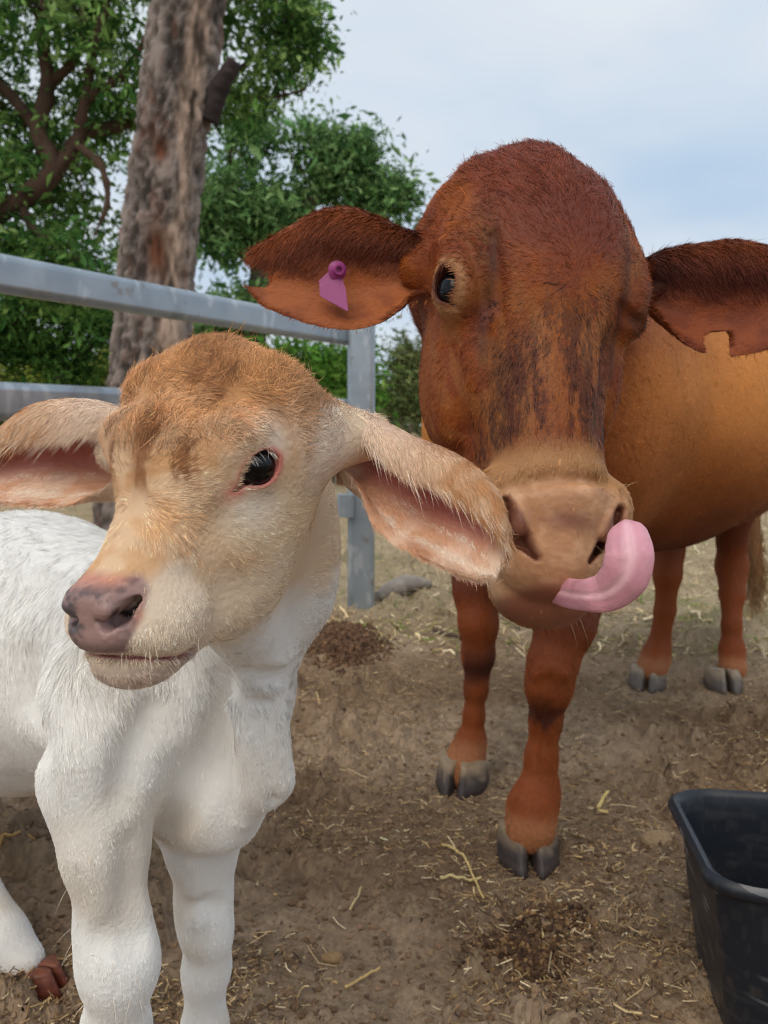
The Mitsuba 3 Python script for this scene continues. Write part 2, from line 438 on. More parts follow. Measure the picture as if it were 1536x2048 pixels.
stalk('straw_stalk', [(885, 1700, 0.004), (915, 1722, 0.012), (940, 1760, 0.010), (968, 1808, 0.003)], 0.0026, srgb(205, 178, 120), 'long curved pale straw stalk on the earth left of the near front hoof')
stalk('straw_stalk', [(880, 1777, 0.006), (920, 1778, 0.005), (962, 1768, 0.004)], 0.0028, srgb(212, 190, 135), 'short straight straw stalk lying across the long curved stalk')
stalk('straw_stalk', [(1195, 1626, 0.003), (1216, 1629, 0.004)], 0.0042, srgb(214, 190, 125), 'short foot of the bent yellow straw between near hoof and black tub')
stalk('straw_stalk', [(1196, 1622, 0.006), (1206, 1608, 0.012), (1216, 1596, 0.016)], 0.0042, srgb(214, 190, 125), 'upright arm of the bent yellow straw between near hoof and black tub')
stalk('straw_stalk', [(700, 1832, 0.003), (716, 1812, 0.010), (724, 1790, 0.008)], 0.0018, srgb(200, 178, 130), 'thin pale straw sliver on the earth left of the dirt patch')
stalk('straw_stalk', [(0, 1735, 0.006), (50, 1720, 0.012), (105, 1710, 0.006)], 0.0030, srgb(196, 158, 100), 'tan straw stalk on the ground above the calf hind hoof')
stalk('straw_stalk', [(690, 1985, 0.003), (760, 1955, 0.01)], 0.0022, srgb(196, 166, 112), 'straw stalk leaning on a dung clod at the bottom of the picture')
stalk('straw_stalk', [(1080, 1885, 0.004), (1100, 1925, 0.006)], 0.0026, srgb(214, 190, 140), 'straight straw stalk right of the dark dung clod')


def lump(key, c, r, bsdf, col, label, cat, seed, rough=0.35, sub=4, freq=3.0, rot=0.0, colvar=0.35):
    m = trimesh.creation.icosphere(subdivisions=sub)
    d = np.asarray(m.vertices); n = vfbm(d * freq * 0.5 + seed * 7.7, 4, seed=seed)
    v = d * (1 - rough + 2 * rough * n)[:, None] * np.asarray(r)
    ca, sa = math.cos(rot), math.sin(rot)
    v = np.stack([v[:, 0] * ca - v[:, 1] * sa, v[:, 0] * sa + v[:, 1] * ca, v[:, 2]], -1) + c
    cc = np.asarray(col) * (1 - colvar + 2 * colvar * vfbm(d * 6 + seed, 3)[:, None])
    key = nice(key); scene[key] = mesh_entry(v, np.asarray(m.faces), bsdf, smooth_normals(v, np.asarray(m.faces)), np.clip(cc, 0, 1)); thing(key, label, cat)


def rest(px, py, h=0.0):
    g = on_ground(px, py); g[2] = float(ground_height(np.array([g[0]]), np.array([g[1]]))[0]) + h
    return g


lump('stone', rest(1312, 1690, 0.006), (0.030, 0.024, 0.017), 'litter', srgb(150, 126, 98), 'flat tan stone on the earth left of the black tub', 'stone', 3, 0.2)
lump('stone', rest(665, 1933, 0.004), (0.017, 0.010, 0.009), 'litter', srgb(140, 112, 80), 'small smooth tan stone at the bottom right of the calf', 'stone', 8, 0.12)
def heap(key, c, r, n, size, cols, label, cat, seed):
    """a loose heap of crumbs"""
    g = np.random.default_rng(seed); u = g.normal(0, 0.45, (n, 2)); rad = np.hypot(u[:, 0], u[:, 1])
    s_ = size * np.minimum(np.exp(g.normal(0, 0.45, n)), 1.7); d = unit(np.asarray(ico.vertices))
    v = d[None] * (0.6 + 0.8 * g.random((n, 12, 1))) * s_[:, None, None] * (0.6 + 0.8 * g.random((n, 1, 3)))
    x, y = c[0] + u[:, 0] * r[0], c[1] + u[:, 1] * r[1]
    z = ground_height(x, y) + r[2] * np.exp(-rad ** 2 * 2.2) * g.random(n) ** 0.5
    v = v + np.stack([x, y, z], -1)[:, None]; f = (np.asarray(ico.faces)[None] + (np.arange(n) * 12)[:, None, None]).reshape(-1, 3)
    cc = np.asarray(cols)[g.integers(0, len(cols), n)] * np.exp(g.normal(0, 0.2, (n, 1)))
    key = nice(key); scene[key] = mesh_entry(v.reshape(-1, 3), f, 'litter', None, np.repeat(cc, 12, 0)); thing(key, label, cat)


DUNG = [srgb(92, 68, 48), srgb(76, 55, 40), srgb(112, 84, 58), srgb(66, 48, 36), srgb(134, 104, 70)]
heap('dung_clod', rest(1045, 1915), (0.075, 0.055, 0.022), 1700, 0.0028, DUNG, 'dark crumbly dung clod at the bottom of the picture', 'dung', 5)
heap('dung_clod', rest(1110, 1850), (0.060, 0.040, 0.014), 900, 0.0026, DUNG, 'dark dung clod in front of the near front hoof', 'dung', 11)
heap('dung_clod', rest(685, 1310), (0.15, 0.20, 0.030), 4200, 0.0042, [srgb(104, 76, 56), srgb(90, 66, 48), srgb(120, 92, 68), srgb(80, 58, 44)], 'brown dung heap on the ground in front of the fence post', 'dung', 6)

# the fallen branch by the post, and its pale chip
def branch(key, pts, r, col, label, cat, seed, sides=14):
    p = spline(pts, 30)
    v, f = tube(p, np.interp(np.linspace(0, 1, 30), np.linspace(0, 1, len(r)), r), sides)
    n = smooth_normals(v, f); v = v + n * ((vfbm(v * 30, 3, seed=seed) - 0.5) * 0.5 * max(r))[:, None]
    c = np.asarray(col) * (0.55 + 0.9 * vfbm(v * [25, 25, 60], 3, seed=seed + 1)[:, None])
    key = nice(key); scene[key] = mesh_entry(v, f, 'bark', smooth_normals(v, f), np.clip(c, 0, 1)); thing(key, label, cat)


branch('fallen_branch', [rest(757, 1205, 0.02), rest(790, 1200, 0.05), rest(815, 1190, 0.06), rest(858, 1178, 0.03)], [0.030, 0.042, 0.040, 0.020], srgb(150, 140, 130), 'grey weathered piece of fallen branch right of the post foot', 'branch', 3)
branch('fallen_branch', [rest(862, 1203, 0.01), rest(895, 1196, 0.015)], [0.016, 0.012], srgb(200, 180, 155), 'short pale stick on the dry grass behind the calf ear tip', 'branch', 4)
branch('fallen_branch', [rest(868, 1268, 0.01), rest(925, 1285, 0.015)], [0.009, 0.006], srgb(80, 66, 56), 'thin dark twig on the ground left of the far front leg', 'branch', 5)

# ------------------------------------------------------------------ steel cattle panel
def on_z(px, py, z):
    r = ray(px, py)
    return CAM + r * (z - CAM[2]) / r[2]


def bar(a, b, half_u, half_v, up, r=0.012, seg=5, n=12):
    """a bar of rounded rectangular section from a to b"""
    a, b = np.asarray(a, float), np.asarray(b, float); t = unit(b - a); s = unit(np.cross(t, up)); u = np.cross(s, t)
    ring = []
    for cx, cy, a0 in ((1, 1, 0), (-1, 1, 90), (-1, -1, 180), (1, -1, 270)):
        for k in range(seg + 1):
            g = math.radians(a0 + 90 * k / seg); ring.append((cx * (half_u - r) + r * math.cos(g), cy * (half_v - r) + r * math.sin(g)))
    ring = np.array(ring); m = len(ring)
    v = np.vstack([a + (b - a) * k / n + ring[:, :1] * s + ring[:, 1:] * u for k in range(n + 1)])
    i, j = np.meshgrid(np.arange(n), np.arange(m), indexing='ij')
    q = np.stack([i * m + j, i * m + (j + 1) % m, (i + 1) * m + (j + 1) % m, (i + 1) * m + j], -1).reshape(-1, 4)
    f = np.vstack([q[:, [0, 1, 2]], q[:, [0, 2, 3]]]); c = len(v); v = np.vstack([v, a, b])
    e = np.arange(m); e2 = (e + 1) % m
    return v, np.vstack([f, np.stack([np.full(m, c), e2, e], -1), np.stack([np.full(m, c + 1), n * m + e, n * m + e2], -1)])


thing('cattle_panel', 'grey galvanised steel yard panel with post and two rails behind the calf', 'fence')
foot = on_ground(722, 1218); ZR, ZL = 1.185, 0.862
postx = foot.copy()
scene['cattle_panel__post'] = mikit.ply(trimesh.Trimesh(*bar(foot - [0, 0, 0.1], foot + [0.006, 0, 1.225], 0.058, 0.058, (0, 1, 0), 0.022), process=False), 'galvanised', smooth=40)
end = foot + [-0.06, -0.01, 0]
near_ = on_z(0, 547, ZR); dirn = unit((near_ - end) * [1, 1, 0])
for key, z, hv in (('cattle_panel__top_rail', ZR, 0.050), ('cattle_panel__lower_rail', ZL, 0.050), ('cattle_panel__bottom_rail', 0.50, 0.050)):
    if z < 0.6:
        continue
    a = np.array([end[0], end[1], z]); b = a + dirn * 3.4
    scene[key] = mikit.ply(trimesh.Trimesh(*bar(a, b, 0.024, hv, (0, 0, 1), 0.023), process=False), 'galvanised', smooth=40)
br = at_y(708, 1012, foot[1] - 0.065)
scene['cattle_panel__hinge_bracket'] = mikit.ply(trimesh.Trimesh(*bar(br + [-0.035, 0, -0.045], br + [-0.035, 0, 0.05], 0.035, 0.035, (0, 1, 0), 0.012), process=False), 'galvanised', smooth=40)
labels['cattle_panel__hinge_bracket'] = {'label': 'pale square hinge lug on the post'}

# ------------------------------------------------------------------ the tub
def tub_ring(x0, x1, y0, y1, z, r, seg=9):
    out = []
    for cx, cy, a0 in ((x1 - r, y1 - r, 0), (x0 + r, y1 - r, 90), (x0 + r, y0 + r, 180), (x1 - r, y0 + r, 270)):
        for k in range(seg + 1):
            a = math.radians(a0 + 90 * k / seg); out.append((cx + r * math.cos(a), cy + r * math.sin(a), z))
    return np.array(out)


TX0, TX1, TY0, TY1, TZ = 0.0, 0.62, 0.0, 0.385, 0.245
prof = [(0.045, 0.0, 0.05), (0.040, 0.004, 0.055), (0.022, 0.12, 0.06), (0.012, 0.205, 0.062), (0.0105, 0.222, 0.064), (-0.004, 0.226, 0.066), (-0.008, 0.233, 0.068), (-0.007, 0.241, 0.068), (-0.001, 0.2455, 0.066),
        (0.006, 0.243, 0.062), (0.011, 0.236, 0.06), (0.016, 0.215, 0.058), (0.028, 0.12, 0.055), (0.047, 0.012, 0.05), (0.06, 0.006, 0.045)]
rings = [tub_ring(TX0 + o, TX1 - o, TY0 + o, TY1 - o, z, r) for o, z, r in prof]
m = len(rings[0]); tv = np.vstack(rings)
i, j = np.meshgrid(np.arange(len(rings) - 1), np.arange(m), indexing='ij')
q = np.stack([i * m + j, i * m + (j + 1) % m, (i + 1) * m + (j + 1) % m, (i + 1) * m + j], -1).reshape(-1, 4)
tf = np.vstack([q[:, [0, 1, 2]], q[:, [0, 2, 3]]])
e = np.arange(m); c0 = len(tv); tv = np.vstack([tv, rings[-1].mean(0), rings[0].mean(0)])
tf = np.vstack([tf, np.stack([np.full(m, c0), (len(rings) - 1) * m + e, (len(rings) - 1) * m + (e + 1) % m], -1), np.stack([np.full(m, c0 + 1), (e + 1) % m, e], -1)])
P0 = on_z(1434, 1778, TZ); P1 = on_z(1338, 1585, TZ)
dy = unit((P1 - P0) * [1, 1, 0]); dx = np.array([dy[1], -dy[0], 0])
LEN = np.linalg.norm((P1 - P0)[:2])
tv = tv * [1, (LEN + 0.01) / TY1, 1]
tv = np.array([P0[0], P0[1], 0]) + tv[:, :1] * dx + tv[:, 1:2] * dy + tv[:, 2:] * [0, 0, 1] - dx * 0.0 + [0, 0, 0.004]
scene['feed_tub'] = mikit.ply((tv, tf), 'tub_plastic', smooth=45)
thing('feed_tub', 'black plastic feed tub standing on the earth at the lower right', 'tub')

# ------------------------------------------------------------------ trees
def leaf_mesh(c, size, cols, droop=0.5, slim=0.36):
    n = len(c)
    a = rng.random(n) * 2 * np.pi; t = rng.normal(-droop, 0.55, n)
    d = np.stack([np.cos(a) * np.cos(t), np.sin(a) * np.cos(t), np.sin(t)], -1)
    s = unit(np.cross(d, rng.normal(0, 1, (n, 3)))); nn = np.cross(d, s)
    L = size * np.exp(rng.normal(0, 0.42, n))[:, None]; W = L * slim
    v = np.stack([c, c + d * L * 0.45 + s * W * 0.5 + nn * W * 0.12, c + d * L - nn * L * 0.12, c + d * L * 0.45 - s * W * 0.5 + nn * W * 0.12], 1)
    f = (np.array([[0, 1, 2], [0, 2, 3]])[None] + (np.arange(n) * 4)[:, None, None]).reshape(-1, 3)
    return v.reshape(-1, 3), f, np.repeat(cols, 4, 0)


GREENS = np.array([srgb(104, 140, 74), srgb(82, 122, 64), srgb(124, 158, 88), srgb(68, 106, 58), srgb(144, 170, 104)])


def crown(key, blobs, y, n, size, greens=GREENS, depth=1.0, cluster=22, spread=0.13, hole=0.44, droop=0.5, slim=0.36, seed=1, twigs=160):
    """leaves in twig-sized bunches through the blobs (px, py, radius px [, dy])"""
    w = np.array([b[2] ** 2 for b in blobs], float); w /= w.sum()
    m = int(n / cluster * 1.9)
    pick = rng.choice(len(blobs), m, p=w)
    B = np.array([(at_y(b[0], b[1], y + (b[3] if len(b) > 3 else 0))).tolist() + [b[2] / FOC * (y + (b[3] if len(b) > 3 else 0))] for b in blobs])
    u = unit(rng.normal(0, 1, (m, 3))) * (rng.random((m, 1)) ** 0.42)
    c = B[pick, :3] + u * B[pick, 3:4] * np.array([1, depth, 1])
    keep = vfbm(c / (y * 0.06), 2, seed=seed) > hole
    c = c[keep][:n // cluster]
    tone = greens[rng.integers(0, len(greens), len(c))] * np.exp(rng.normal(0, 0.22, (len(c), 1)))
    sp = spread * np.exp(rng.normal(0, 0.25, len(c)))
    p = np.repeat(c, cluster, 0) + rng.normal(0, 1, (len(c) * cluster, 3)) * np.repeat(sp, cluster)[:, None] * [1, 1, 0.8]
    col = np.repeat(tone, cluster, 0) * np.exp(rng.normal(0, 0.22, (len(p), 1)))
    v, f, cc = leaf_mesh(p, size, np.clip(col, 0, 1), droop, slim)
    scene[key] = mesh_entry(v, f, 'leaf', None, cc)
    labels[key] = {'kind': 'stuff'}
    wood = key.split('__')[0] + '__trunk'
    if wood in scene and twigs:
        V = meshkit.WRITTEN[scene[wood]['filename']][0].astype(float); parts = []
        from scipy.spatial import cKDTree
        pick = rng.choice(len(c), min(twigs, len(c)), replace=False); dist, near = cKDTree(V).query(c[pick])
        for a, b, e in zip(c[pick], V[near], dist):
            mid = (a + b) / 2 + rng.normal(0, 0.08, 3) * e
            parts.append(tube(spline([b, mid, a, a + (a - mid) * 0.15], 8), np.linspace(0.012 + 0.006 * e, 0.004, 8) * y / 9, 5, cap=False))
        v, f = join(parts)
        k2 = key.split('__')[0] + '__twigs'
        scene[k2] = mesh_entry(v, f, 'bark', smooth_normals(v, f), np.broadcast_to(srgb(84, 66, 54), v.shape) * (0.6 + 0.7 * vnoise(v * 6)[:, None])); labels[k2] = {'kind': 'stuff'}
    return c


def limbs(key, paths, y, col, seed=1):
    parts = []
    for pts, r0, r1 in paths:
        P = spline([at_y(a, b, y + (c[0] if c else 0)) for a, b, *c in pts], 8 * len(pts))
        s = np.linspace(0, 1, len(P))
        parts.append(tube(P, r0 + (r1 - r0) * s, 9))
    v, f = join(parts)
    n = smooth_normals(v, f); v = v + n * ((vfbm(v * 9, 3, seed=seed) - 0.5) * 0.05)[:, None]
    c = np.asarray(col) * (0.5 + vfbm(v * [14, 14, 5], 3, seed=seed)[:, None])
    scene[key] = mesh_entry(v, f, 'bark', smooth_normals(v, f), np.clip(c, 0, 1))


LIMB = srgb(80, 62, 52)
thing('spreading_tree', 'large leafy tree with crooked brown limbs at the upper left', 'tree')
limbs('spreading_tree__trunk', [([(-330, 1010), (-290, 800), (-230, 600), (-120, 490), (0, 425), (105, 345), (78, 265), (96, 170), (86, 60), (110, -120)], 0.145, 0.055),
                                ([(-120, 490), (40, 392), (118, 330), (150, 290), (170, 200), (185, 110), (215, 0), (240, -140)], 0.075, 0.035),
                                ([(110, 345), (170, 268, 0.2), (235, 252, 0.4), (300, 228, 0.6), (420, 170, 0.8), (520, 110, 1.0), (590, 60, 1.0)], 0.085, 0.02),
                                ([(78, 265), (30, 200), (-40, 130), (-80, 20)], 0.07, 0.03), ([(96, 170), (150, 120), (165, 40), (150, -60)], 0.05, 0.02),
                                ([(170, 200), (240, 150), (300, 60), (330, -40)], 0.05, 0.02), ([(420, 170, 0.8), (470, 190, 0.9), (540, 195, 1.0), (610, 180, 1.0)], 0.03, 0.01),
                                ([(150, 290), (200, 330, -0.2), (215, 400, -0.3), (190, 470, -0.3)], 0.05, 0.015), ([(40, 392), (60, 450), (120, 500), (180, 540)], 0.05, 0.02)], 8.6, LIMB)
crown('spreading_tree__crown', [(40, 60, 150), (190, 40, 120), (-40, 200, 110), (230, 130, 100), (130, 190, 80, 0.8), (60, 330, 90, 0.8), (210, 330, 100, 0.6), (110, 450, 130, 0.5), (230, 450, 80, 0.5), (-30, 420, 120), (20, 560, 90), (150, 560, 90),
                                (560, 40, 85, 0.8), (600, 150, 58, 0.8), (520, 150, 70, 0.8), (470, 40, 70, 0.8), (470, 210, 55, 0.8), (570, 205, 35, 0.8), (620, 80, 34, 0.8), (350, 60, 110, 1.0), (340, 300, 90, 1.0), (120, -120, 200), (420, -100, 120)],
      8.8, 50000, 0.085, depth=1.6, spread=0.12, hole=0.55, seed=3)
thing('rounded_tree', 'rounded mid green tree behind the dead trunk, in the middle of the picture', 'tree')
limbs('rounded_tree__trunk', [([(500, 960), (505, 700), (520, 560), (560, 460), (640, 390), (700, 330)], 0.30, 0.05), ([(520, 560), (480, 450), (450, 350)], 0.12, 0.04), ([(560, 460), (660, 440), (750, 390)], 0.08, 0.03)], 15.0, srgb(96, 84, 74))
crown('rounded_tree__crown', [(685, 330, 62), (610, 340, 80), (520, 330, 85), (440, 400, 100), (770, 385, 48), (560, 440, 85), (450, 520, 80), (690, 410, 60), (720, 300, 30), (650, 285, 30), (800, 395, 26), (740, 440, 40), (420, 640, 60), (500, 600, 60), (560, 600, 60)],
      15.0, 30000, 0.13, greens=np.array([srgb(116, 150, 94), srgb(100, 138, 84), srgb(136, 166, 110), srgb(84, 120, 74)]), depth=1.0, spread=0.2, hole=0.54, seed=5)
thing('green_shrub', 'bright green bushy shrub left of the fence post under the top rail', 'shrub')
limbs('green_shrub__trunk', [([(660, 1000), (655, 860), (640, 760)], 0.06, 0.02), ([(662, 960), (690, 840), (700, 760)], 0.04, 0.02)], 11.0, srgb(96, 84, 70))
crown('green_shrub__crown', [(640, 745, 62), (700, 770, 56), (590, 735, 50), (660, 820, 55), (540, 760, 60), (480, 740, 70), (720, 700, 20)], 11.0, 13000, 0.09,
      greens=np.array([srgb(104, 146, 62), srgb(86, 130, 54), srgb(126, 162, 76)]), spread=0.14, hole=0.36, seed=8)
thing('far_tree', 'far dull green slender tree seen between the post and the cow face', 'tree')
limbs('far_tree__trunk', [([(800, 862), (800, 790), (792, 720)], 0.10, 0.04), ([(800, 800), (815, 745), (828, 700)], 0.05, 0.03), ([(822, 862), (818, 800), (826, 760)], 0.07, 0.03), ([(778, 862), (776, 800), (770, 760)], 0.07, 0.03)], 27.0, srgb(140, 124, 112))
crown('far_tree__crown', [(790, 725, 34), (818, 765, 36), (772, 790, 34), (836, 720, 22), (800, 690, 20), (840, 800, 36), (772, 740, 24)], 27.0, 8000, 0.16,
      greens=np.array([srgb(112, 128, 82), srgb(96, 112, 70), srgb(136, 140, 92)]), spread=0.3, hole=0.42, seed=9)
thing('low_tree', 'dark low tree with drooping leaves under the top rail at the left edge', 'tree')
limbs('low_tree__trunk', [([(125, 880), (130, 780), (120, 700), (150, 630)], 0.13, 0.05), ([(130, 780), (90, 700), (60, 650)], 0.07, 0.03), ([(128, 740), (185, 690), (200, 650)], 0.06, 0.03)], 16.0, srgb(84, 72, 64))
crown('low_tree__crown', [(50, 625, 75), (150, 620, 70), (100, 680, 60), (210, 640, 50), (10, 690, 40), (150, 735, 30), (-60, 640, 80)], 16.0, 15000, 0.12,
      greens=np.array([srgb(66, 100, 48), srgb(54, 88, 44), srgb(84, 118, 58)]), spread=0.2, hole=0.45, seed=13)
thing('yellow_bush', 'yellow green bush beside the dead trunk, between the two rails', 'bush')
limbs('yellow_bush__trunk', [([(195, 900), (195, 800), (198, 720)], 0.07, 0.03)], 19.0, srgb(110, 98, 80))
crown('yellow_bush__crown', [(195, 690, 34), (215, 735, 40), (180, 760, 40), (60, 745, 25), (20, 760, 30), (110, 770, 40)], 19.0, 7000, 0.13,
      greens=np.array([srgb(150, 160, 72), srgb(124, 142, 66), srgb(170, 176, 100)]), spread=0.22, hole=0.40, seed=17)
# the bush on the skyline
blobs = []
for k in range(150):
    px = -900 + k * 23 + rng.normal(0, 16); big = rng.random() ** 2; blobs.append((px, 838 - 26 * big - abs(rng.normal(0, 6)), 20 + 26 * big + rng.random() * 10, rng.normal(0, 9)))
blobs = [b for b in blobs]
crown('distant_scrub', blobs, 60.0, 44000, 0.42, greens=np.array([srgb(120, 130, 96), srgb(104, 116, 84), srgb(140, 144, 110)]), spread=0.5, hole=0.12, seed=21)
labels['distant_scrub'] = {'label': 'pale grey green belt of scrub along the skyline', 'category': 'scrub', 'kind': 'stuff'}

# the dead trunk
TRUNK_Y = 6.3
edge = [(1065, 190, 364), (900, 208, 366), (770, 221, 370), (640, 237, 378), (520, 246, 386), (420, 256, 394), (300, 270, 406), (150, 290, 426), (0, 311, 449), (-150, 332, 470), (-420, 370, 505)]
P = []; R = []
for py, l, r in edge:
    a, b = at_y(l, py, TRUNK_Y), at_y(r, py, TRUNK_Y); P.append((a + b) / 2); R.append(np.linalg.norm(b - a) / 2)
P = spline(P, 320); R = np.interp(np.linspace(0, 1, 320), np.linspace(0, 1, len(R)), R)
v, f = tube(P, R, 160)
nrm = smooth_normals(v, f)
fis = ss(0.32, 0.66, 0.6 * vfbm(v * [15, 15, 2.6], 4, seed=31) + 0.4 * vfbm(v * [22, 22, 13], 3, seed=32))
plate = vfbm(v * [7, 7, 1.6], 3, seed=33)
side = nrm[:, 0] * 0.95 + 0.10                       # the flank that has lost its bark, to the right of the front
strip = ss(0.30, 0.62, side + (plate - 0.5) * 1.3) * ss(0.97, 0.75, nrm[:, 0]) * ss(0.2, 0.9, v[:, 2])
hol = np.exp(-(((v[:, 2] - at_y(330, 515, TRUNK_Y)[2]) / 0.20) ** 2 + ((v[:, 0] - at_y(332, 515, TRUNK_Y)[0]) / 0.085) ** 2)) * (nrm[:, 1] < 0)
hol = np.maximum(hol, np.exp(-(((v[:, 2] - at_y(345, 320, TRUNK_Y)[2]) / 0.10) ** 2 + ((v[:, 0] - at_y(338, 320, TRUNK_Y)[0]) / 0.06) ** 2)) * (nrm[:, 1] < 0))
v = v + nrm * ((fis - 0.5) * 0.055 * (1 - 0.55 * strip) - 0.022 * strip - 0.05 * hol * (0.5 + fis) + (vfbm(v * [40, 40, 9], 3, seed=35) - 0.5) * 0.02)[:, None]
col = srgb(128, 116, 110) * (0.20 + 1.0 * fis[:, None])
col = col * (1 - strip[:, None]) + strip[:, None] * srgb(172, 148, 132) * (0.12 + 1.15 * ss(0.25, 0.75, vfbm(v * [22, 22, 4.5], 4, seed=37))[:, None])
red = ss(0.58, 0.74, vfbm(v * [10, 10, 3], 3, seed=39))[:, None] * 0.4
col = col * (1 - red) + red * srgb(112, 72, 56)
hot = np.clip(hol * 1.2, 0, 1)[:, None]; col = col * (1 - hot) + hot * srgb(92, 58, 42) * (0.4 + fis[:, None])
thing('dead_trunk', 'thick grey dead tree trunk with peeling bark behind the top rail', 'tree')
scene['dead_trunk__trunk'] = mesh_entry(v, f, 'bark', smooth_normals(v, f), np.clip(col, 0, 1))
P = spline([at_y(415, 240, TRUNK_Y), at_y(432, 195, TRUNK_Y - 0.05), at_y(452, 155, TRUNK_Y - 0.1), at_y(470, 122, TRUNK_Y - 0.12)], 20)
v, f = tube(P, np.linspace(0.085, 0.055, 20), 12); v = v + smooth_normals(v, f) * ((vfbm(v * 25, 3) - 0.5) * 0.05)[:, None]
scene['dead_trunk__branch_stub'] = mesh_entry(v, f, 'bark', smooth_normals(v, f), np.clip(srgb(58, 50, 50) * (0.5 + vfbm(v * 30, 3)[:, None]), 0, 1))
labels['dead_trunk__branch_stub'] = {'label': 'dark broken branch stub on the trunk'}

# ------------------------------------------------------------------ the calf: pose
def head_axes(yaw, pitch, roll):
    yaw, pitch, roll = np.radians([yaw, pitch, roll])
    y = np.array([-np.sin(yaw) * np.cos(pitch), -np.cos(yaw) * np.cos(pitch), -np.sin(pitch)])
    z = unit(np.array([0, 0, 1.0]) + y * np.sin(pitch)); l = np.cross(z, y)
    c, s = np.cos(roll), np.sin(roll)
    return np.stack([c * l + s * z, y, c * z - s * l], 1)


CM = head_axes(23, 10, 0); CO = at(165, 1225, 0.46)


def to_head(p, M, O):
    return (p - O) @ M * 100.0


def from_head(q, M, O):
    return (np.asarray(q, float) * 0.01) @ M.T + O


def almond(u, v, half_w, half_h):
    R = (half_w ** 2 + half_h ** 2) / (2 * half_h); d = R - half_h
    return np.maximum(np.hypot(u, v + d) - R, np.hypot(u, v - d) - R)


def eye_frame(centre, out, slit):
    out = unit(out); s = unit(np.asarray(slit, float) - out * np.dot(slit, out))
    return np.asarray(centre, float), np.stack([s, np.cross(out, s), out], 1)


C_EYE = {s: eye_frame((s * 4.55, -12.15, 6.05), (s * 0.86, 0.44, 0.05), (0, 1, -0.22)) for s in (1, -1)}
C_EYE_R = 1.72


def rbox(q, c, half, r):
    w = np.abs(q - np.asarray(c)) - (np.asarray(half) - r)
    return np.linalg.norm(np.maximum(w, 0), axis=-1) + np.minimum(w.max(-1), 0) - r


def calf_head(q):
    """the calf's head in its own frame, centimetres: x its left, y towards the nose, z up"""
    m = np.stack([np.abs(q[:, 0]), q[:, 1], q[:, 2]], -1)
    d = ell(q, (0, -14.9, 5.3), (6.3, 6.2, 6.6))
    d = smin(d, ell(q, (0, -16.0, 10.3), (4.9, 4.0, 4.1)), 2.0)
    d = smin(d, ell(m, (4.7, -15.7, 9.9), (2.6, 2.9, 2.9)), 1.8)
    d = smin(d, ell(m, (5.3, -17.2, 7.0), (2.4, 3.0, 3.2)), 1.6)
    d = smin(d, ell(q, (0, -10.6, 6.2), (4.8, 3.9, 4.6)), 1.5)
    d = smin(d, ell(m, (4.2, -11.4, 7.9), (2.1, 2.3, 2.0)), 1.3)
    d = smin(d, cone(q, (0, -10.0, 3.9), (0, -3.6, -0.2), 3.5, 2.3), 1.6)
    d = smin(d, cone(q, (0, -13.2, 1.2), (0, -6.5, -1.6), 4.5, 3.0), 2.0)
    d = smin(d, ell(m, (3.1, -13.2, 1.2), (2.3, 4.2, 4.4)), 1.6)
    d = smin(d, cone(m, (2.2, -13.6, -2.9), (1.3, -6.2, -4.2), 2.0, 1.5), 1.8)
    d = smin(d, ell(q, (0, -3.9, -1.0), (3.5, 3.1, 2.9)), 1.0)
    d = smin(d, rbox(q, (0, -1.75, -0.6), (2.05, 1.60, 1.85), 1.0), 0.8)
    d = smin(d, ell(q, (0, -2.9, -2.1), (2.75, 2.75, 1.5)), 0.8)
    d = smin(d, ell(m, (2.45, -4.5, -2.0), (2.05, 3.1, 2.2)), 0.8)
    d = smin(d, ell(q, (0, -4.1, -4.3), (3.0, 3.2, 2.15)), 0.9)
    # mouth: a shallow closed line
    mz = q[:, 2] - (-2.75 + 0.30 * (q[:, 1] - 0.2) - 0.02 * q[:, 0] ** 2)
    mouth = np.maximum(np.maximum(np.abs(mz) - 0.05, -5.6 - q[:, 1]), -(d + 0.22))
    d = smax(d, -mouth, 0.30)
    # nostrils: a comma cut deep into the nose, with its wing
    flat = m * [1, 0, 1]
    a = chain(flat, [(0.80, 0, -0.60), (1.25, 0, -0.92), (1.80, 0, -0.62), (2.20, 0, 0.15)], [0.14, 0.30, 0.38, 0.28], 0.2)
    d = smax(d, -np.maximum(np.maximum(a, -(d + 1.3)), -4.0 - q[:, 1]), 0.28)
    d = smin(d, ell(m, (1.30, -0.62, 0.10), (0.62, 0.60, 0.45)), 0.3)
    # eyes
    for s in (1, -1):
        c, F = C_EYE[s]
        e = (q - c) @ F
        d = smin(d, vlen(e) - (C_EYE_R + 0.27), 0.9)
        tear = cone(q, c + F @ [1.2, -0.25, 1.25], c + F @ [2.4, -0.7, 0.7], 0.40, 0.20)
        hole = np.maximum(almond(e[:, 0] - 0.05, e[:, 1], 1.62, 1.14), -e[:, 2])
        d = smax(d, -smin(hole, tear, 0.3), 0.22)
        d = np.maximum(d, C_EYE_R + 0.02 - vlen(e))
    return d


CB = {}
CB['chest'] = at(430, 1500, 0.76)
CB['neck'] = [from_head((0, -17.0, 2.0), CM, CO), at(510, 1180, 0.70), at(440, 1400, 0.75), at(400, 1540, 0.80)]
CB['throat'] = [from_head((0.5, -12.5, -4), CM, CO), at(510, 1310, 0.655), at(520, 1450, 0.69), at(535, 1560, 0.70), at(460, 1640, 0.735)]


def to_floor(pts, h=0.06):
    e = pts[-1].copy(); e[2] = h
    return pts + [e]


